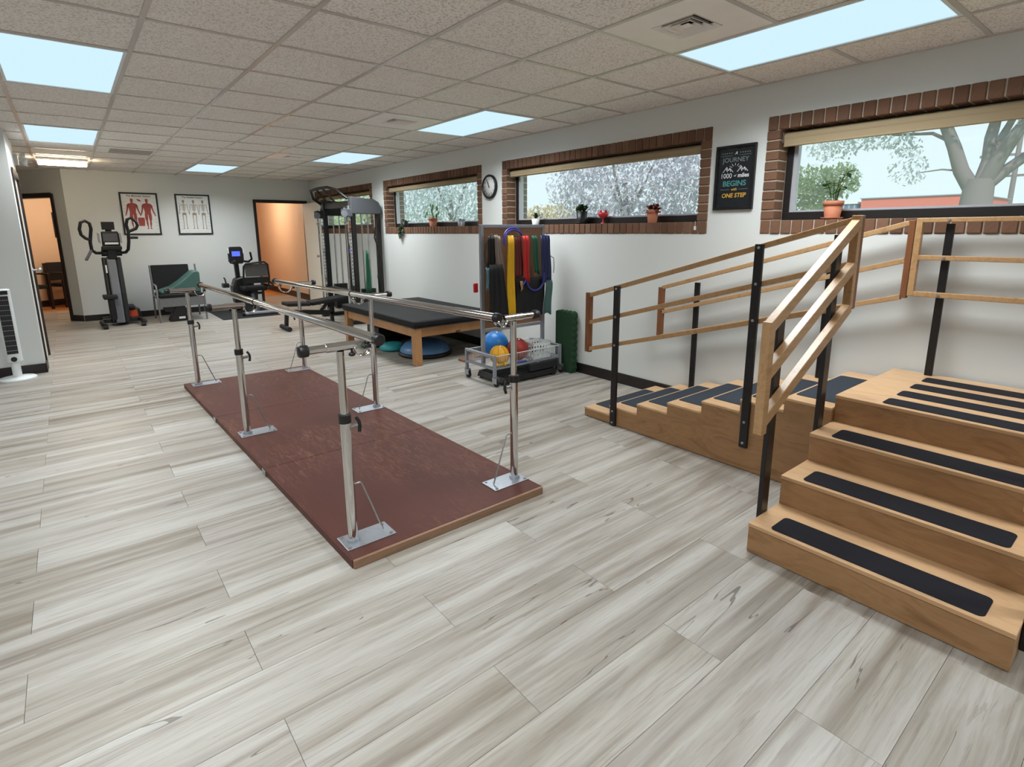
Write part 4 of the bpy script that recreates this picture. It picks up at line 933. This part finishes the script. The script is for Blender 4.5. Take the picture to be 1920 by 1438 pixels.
MB().box(2.262,2.395,10.714,10.7195,1.018,1.105).build('screen',M['screen'],BKE)
for x in(2.20,2.445): MB().box(x,x+.018,10.712,10.74,1.07,1.16).build('speaker_trim',M['white'],BKE,.004)
MB().tube([(2.42,10.76,.93),(2.50,10.62,.92),(2.53,10.50,.97),(2.50,10.44,1.09)],.018,8).build('handlebar',M['blk'],BKE)
MB().tube([(2.26,10.76,.92),(2.24,10.60,.90),(2.25,10.52,.95)],.018,8).build('handlebar',M['blk'],BKE)
MB().tube([(2.34,10.32,.52),(2.315,10.28,.66),(2.325,10.24,.86),(2.36,10.23,.905),(2.66,10.23,.925),(2.715,10.24,.88),(2.735,10.28,.66),(2.73,10.34,.50)],.017,8).build('seat_frame',M['blk'],BKE)
MB().box(2.34,2.70,10.236,10.244,.68,.895).build('back_mesh',M['meshgrey'],BKE)
MB().box(2.34,2.71,10.25,10.29,.56,.67).build('lumbar_pad',M['blk'],BKE,.01)
MB().box(2.30,2.70,10.30,10.66,.42,.50).build('seat',M['vinyl'],BKE,.03,3)
MB().tube([(2.72,10.30,.60),(2.80,10.34,.52),(2.84,10.42,.47),(2.70,10.42,.45)],.016,8).build('side_handle',M['blk'],BKE)
MB().bar((2.50,10.42,.42),(2.48,10.42,.12),.10,.08,(0,1,0)).build('seat_carriage',M['blk'],BKE)
MB().cyl((2.24,10.79,.50),(2.14,10.79,.505),.014,8).build('crank',M['steel'],BKE)
MB().box(2.07,2.17,10.72,10.86,.47,.545).tube([(2.12,10.72,.54),(2.11,10.73,.62),(2.10,10.75,.645)],.015,6).build('pedal',M['blk'],BKE,.01)
MB().cyl((2.62,10.79,.34),(2.66,10.79,.34),.014,8).box(2.62,2.70,10.72,10.86,.32,.36).build('pedal',M['blk'],BKE)
# ================================================================ CABLE MACHINE
FT=thing('cable_machine','tall black functional cable trainer with chrome guide rods by the window wall','cable machine',(3.6,8.75,0))
def tower(y,lab):
    MB().box(3.43,3.50,y-.035,y+.035,.06,1.90).build('upright',M['blksteel'],FT,.004)
    cr=MB().box(3.385,3.425,y-.02,y+.02,.10,1.82).build('pin_column',M['chrome'],FT,.004)
    h=MB()
    for i in range(30): h.cyl((3.3855,y,.16+.055*i),(3.3845,y,.16+.055*i),.009,8); h.cyl((3.405,y-.0195,.16+.055*i),(3.405,y-.0205,.16+.055*i),.009,8)
    h.build('pin_holes',M['blk'],cr)
    for x in(3.34,3.60,3.70): MB().cyl((x,y-.01,.10),(x,y-.01,1.80),.0135,12).build('guide_rod',M['chrome'],FT)
    MB().box(3.84,3.905,y-.045,y+.045,.06,1.74).build('rear_column',M['blksteel'],FT,.006)
    for k in range(12): MB().box(3.55,3.76,y-.05,y+.05,.12+.036*k,.152+.036*k).build('weight_plate',M['blk'],FT)
    MB().box(3.30,3.92,y-.05,y+.05,0,.06).build('foot_beam',M['blksteel'],FT,.005)
    ca=MB().box(3.30,3.45,y-.055,y+.055,1.655,1.775).build('pulley_carriage',M['dgrey'] if lab else M['blk'],FT,.012)
    MB().cyl((3.31,y-.075,1.70),(3.31,y-.055,1.70),.05,18).build('pulley',M['mgrey'],FT)
    MB().cyl((3.31,y-.065,1.66),(3.315,y-.065,.72),.004,6).build('cable',M['blk'],FT)
    MB().tube([(3.31,y-.09,1.60),(3.28,y-.09,1.56),(3.31,y-.09,1.54),(3.34,y-.09,1.56),(3.31,y-.09,1.60)],.007,6).build('stirrup_handle',M['steel'],FT)
    if not lab: MB().box(3.295,3.30,y-.04,y+.03,1.68,1.71).build('red_mark',M['red'],FT)
tower(9.33,0); tower(8.18,1)
for y in(8.18,9.33):
    MB().prism([(3.42,1.70),(3.92,1.70),(3.92,1.80),(3.88,1.88),(3.80,1.925),(3.42,1.955)],'xz',y-.06,y+.06).build('top_shroud',M['dgrey'] if y<9 else M['blk'],FT,.012)
MB().box(3.44,3.52,8.24,9.27,1.80,1.90).build('top_beam',M['blk'],FT,.006); MB().box(3.80,3.88,8.24,9.27,.06,.14).box(3.42,3.50,8.24,9.27,.45,.52).build('cross_beam',M['blksteel'],FT,.006)
MB().tube([(3.44,9.38,1.88),(3.30,9.36,1.97),(3.22,9.22,2.09),(3.24,8.98,2.11),(3.26,8.60,2.11),(3.30,8.36,2.06),(3.42,8.24,1.93)],.022,10).build('pull_up_bar',M['blk'],FT)
MB().tube([(3.25,8.80,2.11),(3.42,8.75,1.90)],.016,8).tube([(3.24,9.05,2.11),(3.42,9.05,1.90)],.016,8).build('bar_strut',M['blk'],FT)
tag(MB().tube([(3.78,8.085,1.50),(3.76,8.085,1.34),(3.80,8.08,1.20),(3.84,8.08,1.05),(3.80,8.08,.86),(3.78,8.08,.72),(3.84,8.08,.56),(3.85,8.08,.50)],.012,8).build('curl_bar',M['blk']),'black zigzag curl bar hanging on the right side of the cable machine','weight bar')
drape('stretch_band','green','dark green stretch band hanging inside the cable machine',3.60,3.64,.50,1.15,8.09,3.56,3.66,1,.01,.006,cat='exercise band')
# bench
BE=thing('weight_bench','black padded adjustable weight bench in front of the cable machine','bench',(2.85,8.35,0))
MB().bar((2.43,8.36,.33),(2.40,8.36,.05),.05,.06,(0,1,0)).build('front_stem',M['blksteel'],BE,.005)
MB().cyl((2.39,8.16,.035),(2.39,8.56,.035),.034,12).build('foot',M['rubber'],BE)
MB().cyl((3.10,8.10,.035),(3.10,8.62,.035),.034,12).build('foot',M['rubber'],BE)
MB().bar((2.41,8.36,.27),(3.12,8.36,.20),.06,.07).bar((3.10,8.36,.22),(3.10,8.36,.05),.05,.06,(0,1,0)).build('frame_rail',M['blksteel'],BE,.005)
MB().prism([(2.40,.365),(2.74,.345),(2.74,.395),(2.40,.415)],'xz',8.21,8.51).build('seat_pad',M['vinyl'],BE,.012)
MB().prism([(2.76,.345),(3.32,.40),(3.32,.455),(2.76,.40)],'xz',8.22,8.50).build('back_pad',M['vinyl'],BE,.012)
MB().bar((2.92,8.36,.23),(3.05,8.36,.37),.04,.04,(0,1,0)).build('adjust_strut',M['blksteel'],BE)
# ================================================================ WAITING ROOM CHAIRS
def wchair(s,t,label):
    p=AP(s,t); c=thing('waiting_chair',label,'chair',p,math.atan2(D.y,D.x),'dark chairs in the waiting room',local=True)
    for x in(-.24,.24):
        for y in(-.24,.24): MB().box(x-.022,x+.022,y-.022,y+.022,0,.66 if x<0 else .86).build('leg',M['trim'],c,.004)
    MB().box(-.24,.24,-.22,.22,.40,.47).build('seat',M['blackcloth'],c,.015)
    MB().box(.21,.25,-.22,.22,.52,.87).build('backrest',M['blackcloth'],c,.012)
    for y in(-.24,.24): MB().box(-.27,.25,y-.028,y+.028,.66,.69).build('armrest',M['trim'],c,.006)
wchair(2.42,.62,'dark wooden armchair in the waiting room beside the door frame'); wchair(2.42,1.35,'dark wooden armchair in the waiting room nearer the left wall edge')
WP=thing('picture_frame','dark picture frame on the orange waiting room wall','picture',AP(2.748,1.62,1.45))
m=MB(); aseg(m,2.735,2.749,1.45,1.80,1.35,1.85); m.build('frame',M['blk'],WP,.003)
m=MB(); aseg(m,2.731,2.7345,1.48,1.77,1.38,1.82); m.build('print',M['paper'],WP)
# ================================================================ PLANTS ON THE SILLS
def pot(name,label,x,y,r0,r1,h,mat,z=1.4955,saucer=None,rim=True):
    t=thing(name,label,'potted plant',(x,y,z))
    zb=z
    if saucer:
        MB().lathe([(r0*1.15,z),(r0*1.45,z+.008),(r0*1.5,z+.013),(r0*1.35,z+.012),(r0*1.1,z+.006),(.001,z+.006)],(x,y,0),20).build('saucer',M[saucer],t); zb=z+.0065
    P=[(r0,zb),(r1*.96,zb+h*.74),(r1*.96,zb+h*.74),(r1*1.06,zb+h*.75),(r1*1.08,zb+h),(r1*.95,zb+h),(r1*.92,zb+h*.9)] if rim else [(r0,zb),(r1,zb+h),(r1*.92,zb+h),(r1*.9,zb+h*.9)]
    MB().lathe(P,(x,y,0),20,caps='b').build('pot',M[mat],t)
    MB().lathe([(r1*.9,zb+h*.86),(.001,zb+h*.88)][::-1],(x,y,0),16).build('soil',M['soil'],t)
    return t,zb+h*.87
def leafmesh(m,p,d,L,w,up=Vector((0,0,1)),droop=.25,n=4):
    p=Vector(p);d=Vector(d).normalized(); s=d.cross(up)
    s=s.normalized() if s.length>1e-3 else Vector((1,0,0)); u=s.cross(d); vs=[]
    for i in range(n+1):
        t=i/n; wd=w*math.sin(PI*(.08+.9*t))**.8 if i<n else w*.05
        c=p+d*(L*t)-Vector((0,0,1))*droop*L*t*t
        vs+=[c-s*wd/2+u*wd*.12,c,c+s*wd/2+u*wd*.12]
    fs=[]
    for i in range(n): fs+=[(3*i,3*i+1,3*i+4,3*i+3),(3*i+1,3*i+2,3*i+5,3*i+4)]
    m.add(vs,fs,True)
def leaves(t,lst,mat,single=True):
    if single:
        for a in lst: m=MB(); leafmesh(m,*a); m.build('leaf',M[mat],t)
    else:
        m=MB()
        for a in lst: leafmesh(m,*a)
        m.build('foliage',M[mat],t)
rd=random.Random(3)
# terracotta pot, right window
t,z=pot('potted_plant','leafy green plant in a terracotta pot with saucer on the right window sill',4.005,1.567,.045,.058,.112,'terra',saucer='terra')
sm=MB(); L=[]
for k in range(7):
    a=rd.uniform(0,2*PI); h=rd.uniform(.10,.22); e=Vector((4.005+.035*math.cos(a),1.567+.07*math.sin(a),z+h)); sm.tube([(4.005+.01*math.cos(a),1.567+.01*math.sin(a),z-.01),(4.005+.02*math.cos(a),1.567+.035*math.sin(a),z+h*.6),e],.0028,5)
    for j in range(4):
        b=rd.uniform(0,2*PI); q=e-Vector((0,0,rd.uniform(0,.09))); L.append((q,(.45*math.cos(b),math.sin(b),rd.uniform(-.2,.5)),rd.uniform(.045,.065),rd.uniform(.03,.042)))
sm.build('stem',M['stem'],t); leaves(t,L,'leaf')
# middle window
t,z=pot('potted_plant','long-leaved plant in a small white pot above the cart',4.01,4.567,.035,.045,.065,'white',rim=False)
L=[((4.01,4.567,z),(.25*rd.uniform(-1,1),rd.uniform(-.8,.8),rd.uniform(.7,1.4)),rd.uniform(.13,.20),.026,Vector((0,0,1)),.55) for k in range(9)]; leaves(t,L,'leafdark')
t,z=pot('potted_plant','bushy dark plant in a square-sided black pot on the middle sill',4.01,3.875,.048,.056,.115,'blk',rim=False,saucer='blk')
L=[((4.01+rd.uniform(-.03,.03),3.875+rd.uniform(-.05,.05),z+rd.uniform(0,.05)),(.5*rd.uniform(-1,1),rd.uniform(-1,1),rd.uniform(.2,1.2)),rd.uniform(.05,.085),rd.uniform(.03,.04)) for k in range(34)]; leaves(t,L,'leafdark',False)
t,z=pot('potted_plant','reddish brown leaved plant in a terracotta pot on the middle sill',4.01,3.026,.038,.050,.108,'terra')
L=[((4.01+rd.uniform(-.02,.02),3.026+rd.uniform(-.05,.05),z+rd.uniform(0,.03)),(.5*rd.uniform(-1,1),rd.uniform(-1,1),rd.uniform(-.1,.9)),rd.uniform(.05,.08),rd.uniform(.028,.038)) for k in range(38)]; leaves(t,L,'leafred',False)
RO=thing('tulip_ornament','small red tulip-shaped ornament standing against the middle window glass','ornament',(4.06,3.63,1.4955))
MB().lathe([(.022,1.4955),(.02,1.503),(.005,1.508),(.005,1.545),(.03,1.552),(.05,1.575),(.052,1.60),(.046,1.60),(.044,1.577),(.001,1.556)],(4.048,3.63,0),18).build('cup',M['redglass'],RO)
for k in range(6): m=MB(); a=k*PI/3; leafmesh(m,(4.048+.045*math.cos(a)*.6,3.63+.047*math.sin(a),1.59),(.1*math.cos(a),.25*math.sin(a),1),.035,.03,Vector((math.cos(a),math.sin(a),0)),0,3); m.build('petal',M['redglass'],RO)
# left window
t,z=pot('potted_plant','dark trailing plant spilling over the left window sill',4.0,7.52,.035,.05,.075,'blk',rim=False)
L=[];sm=MB()
for k in range(9):
    yy=7.52+rd.uniform(-.07,.07); x1=rd.uniform(3.925,3.94); zb=rd.uniform(1.30,1.44)
    sm.tube([(4.0,7.52+.3*(yy-7.52),z),(3.965,yy,z+.015),(x1,yy,1.50),(x1-.005,yy+rd.uniform(-.02,.02),zb)],.0025,5)
    for j in range(6): L.append(((x1-.004,yy,1.50-(1.50-zb)*j/6),(-.5,rd.uniform(-1,1),rd.uniform(-.6,.3)),.04,.026))
for k in range(14): L.append(((4.0+rd.uniform(-.03,.03),7.52+rd.uniform(-.07,.07),z+rd.uniform(0,.03)),(rd.uniform(-.6,.3),rd.uniform(-1,1),rd.uniform(0,.8)),.05,.032))
sm.build('stem',M['leafdark'],t); leaves(t,L,'leafdark',False)
t,z=pot('potted_plant','round-leaved green plant in an orange terracotta pot on the left window sill',4.005,6.715,.045,.06,.118,'terra')
sm=MB();L=[]
for dy,dz,s_ in((0,.155,.085),(-.11,.13,.085),(.12,.07,.07),(.17,.03,.06),(-.09,.03,.075),(.03,.10,.08),(-.04,.06,.07),(.09,-.02,.07),(.05,.18,.05),(-.15,.07,.06)):
    e=Vector((4.0+rd.uniform(-.02,.015),6.715+dy,z+dz)); sm.tube([(4.005,6.715,z-.01),(4.0,6.715+dy*.4,z+dz*.6+.01),e],.003,5); L.append((e-Vector((0,0,s_*.3)),(.05,.15*rd.uniform(-1,1),1),s_,s_*.85,Vector((-1,.1,0)),.05))
sm.build('stem',M['stem'],t); leaves(t,L,'leaf')
t,z=pot('potted_plant','small spiky succulent in a pale grey pot near the clock',4.01,6.02,.042,.05,.082,'grey',rim=False)
L=[((4.01,6.02,z-.005),(.5*math.cos(a),math.sin(a),.45),.085,.02) for a in [k*2*PI/9 for k in range(9)]]; leaves(t,L,'leafdark',False)
# ================================================================ OUTSIDE
tag(MB().box(4.3,140,-90,140,-.5,-.3).build('ground_outside',M['grass'],None),'ground outside the windows','ground',kind='structure')
def foliage(cl,n,size,mat,parent,seed):
    r=random.Random(seed); vs=[];fs=[]
    tot=sum(c[3]*c[4]*c[5] for c in cl)
    for cx,cy,cz,rx,ry,rz in cl:
        for k in range(int(n*rx*ry*rz/tot)):
            while True:
                u,v,w_=r.uniform(-1,1),r.uniform(-1,1),r.uniform(-1,1)
                if u*u+v*v+w_*w_<1: break
            p=Vector((cx+u*rx,cy+v*ry,cz+w_*rz)); a=Vector((r.gauss(0,1),r.gauss(0,1),r.gauss(0,1))).normalized(); b=_basis(a)[0]; s=size*r.uniform(.6,1.4)
            i=len(vs); vs+=[p-a*s,p+b*s*.45,p+a*s,p-b*s*.45]; fs.append((i,i+1,i+2,i+3))
    m=MB().add(vs,fs); return tag(m.build('foliage',M[mat],parent),kind='stuff')
def branch(m,pts,r0,r1,n=8):
    k=len(pts); m.tube(pts,[r0+(r1-r0)*i/(k-1) for i in range(k)],n)
T=thing('shade_tree','large forked grey tree outside the right window','tree',(16,3.3,-.3))
m=MB(); branch(m,[(16,3.25,-.3),(16,3.27,1.0),(16,3.29,2.0),(16,3.28,2.5)],.36,.27,12)
branch(m,[(16,3.4,2.3),(15.9,3.62,2.7),(15.8,3.78,3.2),(15.7,4.0,3.75),(15.6,4.15,4.6),(15.5,4.3,6.2)],.17,.08)
branch(m,[(16,3.25,2.4),(16.1,3.2,2.9),(16.2,3.25,3.4),(16.2,3.18,4.0),(16.1,3.2,5.5)],.16,.07)
branch(m,[(16,3.2,2.4),(15.9,3.0,2.9),(15.8,2.75,3.4),(15.7,2.4,3.9),(15.5,1.8,5.0)],.17,.07)
branch(m,[(16,3.2,2.3),(16.1,2.85,2.7),(16.3,2.45,3.1),(16.5,1.9,3.6),(16.8,1.2,4.3)],.13,.05)
branch(m,[(16.15,3.2,3.0),(16.3,3.0,3.6),(16.3,2.75,4.3)],.09,.05)
branch(m,[(15.8,3.8,3.3),(15.7,4.2,3.55),(15.6,4.9,3.6),(15.6,5.6,3.75)],.045,.02); branch(m,[(15.9,3.65,2.7),(15.8,3.95,2.75),(15.6,4.3,2.7)],.025,.012)
m.build('trunk',M['bark'],T)
foliage([(15.6,5.4,3.55,.8,.9,.25),(15.4,6.2,3.4,.8,.6,.3),(15.7,4.7,3.35,.5,.35,.3),(15.6,4.55,2.85,.5,.4,.45),(15.5,4.9,5.0,1.6,2.6,.9),(16,2.2,4.6,1.4,1.2,.8),(16,2.5,3.7,.5,.5,.3)],11000,.06,'foliage_hazed_grey',T,5)
def bushtree(name,label,x,y,h,cl,n,size,mat,seed,tr=.14):
    t=thing(name,label,'tree',(x,y,-.3)); m=MB(); branch(m,[(x,y,-.3),(x+.05,y,h*.35),(x,y+.1,h*.6)],tr,tr*.5)
    for k in range(4): a=k*1.6; branch(m,[(x,y,h*.35),(x+.5*math.cos(a),y+.6*math.sin(a),h*.55),(x+1.0*math.cos(a),y+(1.3 if h>4 else .8)*math.sin(a),h*.8)],tr*.45,tr*.15)
    m.build('trunk',M['bark'],t); foliage(cl,n,size,mat,t,seed); return t
bushtree('flowering_tree','haze-paled lavender dense tree filling the middle window',14,11.6,5,[(14,11.4,3.0,1.6,2.9,1.7),(14.5,9.6,3.0,1.3,1.2,1.6),(13.5,13.3,3.0,1.0,1.1,1.4),(14,11.6,1.5,1.2,2.8,.9)],11000,.085,'foliage_hazed_lavender',11)
bushtree('flowering_tree','haze-paled dense tree filling the left window',13.5,21,5,[(13.5,20.5,3.0,1.6,3.2,1.9),(13.5,25,3,1.6,3.2,1.9),(13.5,18,2.2,1.2,1.6,1.2)],8500,.11,'foliage_hazed_grey',12)
bushtree('garden_tree','pale green tree at the far side of the left window',14,31,5,[(14,31,2.6,2,3,1.9),(14,36,2.6,2,3,1.9)],4500,.14,'foliage_green',13)
bushtree('garden_tree','golden shrub low behind the middle window plants',20,21.5,3,[(20,21.5,1.9,1.5,2.6,.9)],3000,.10,'foliage_gold',14)
bushtree('garden_tree','light green shrub left of the terracotta pot outside the right window',17,7.4,3,[(17,7.3,2.5,.8,.8,.75),(17,6.5,2.75,.7,.45,.5)],2600,.075,'foliage_green',15)
for i,(y,h) in enumerate(((10.9,2.9),(8.6,3.05),(6.3,2.95))):
    bushtree('hedge_tree','low distant tree over the red roof, %s'%['beside the shed','at the middle of the roof','nearest the forked trunk'][i],33,y*1.25,h,[(33,y*1.25,h*.78,1.0,.98,.62)],900,.12,'foliage_green',20+i,.1)
B=thing('brick_building','low salmon red building outside the right window','building',(28,7.0,-.3))
MB().box(25,31,5.3,8.75,-.3,2.60).build('wall',M['bldg'],B); MB().box(24.95,31.05,5.25,8.8,2.601,2.635).build('roof_edge',M['roofgrey'],B)
S_=thing('metal_shed','blue grey metal shed beside the salmon building','shed',(25.6,9.6,-.3))
MB().box(25,26.2,8.9,10.3,-.3,2.42).build('body',M['shed'],S_); MB().box(24.95,26.25,8.87,10.35,2.421,2.5).build('roof',M['white'],S_)
for i in range(7): MB().box(24.985,24.999,8.95+.2*i,9.0+.2*i,0,2.4).build('rib',M['roofgrey'],S_)
U=thing('utility_pole','thin wooden utility pole with crossarms beyond the forked tree','utility pole',(33,5.6,-.3))
MB().cyl((33,5.6,-.3),(33,5.6,8),.11,10,.08).build('pole',M['bark'],U)
for z in(3.7,4.6): MB().box(32.95,33.05,4.3,6.9,z-.05,z+.05).build('crossarm',M['bark'],U)
MB().tube([(33,5.6,3.7),(33,2,3.5),(33,-2,3.6)],.02,5).tube([(33,5.6,4.6),(33,2,4.3),(33,-2,4.4)],.02,5).build('wire',M['blk'],U)
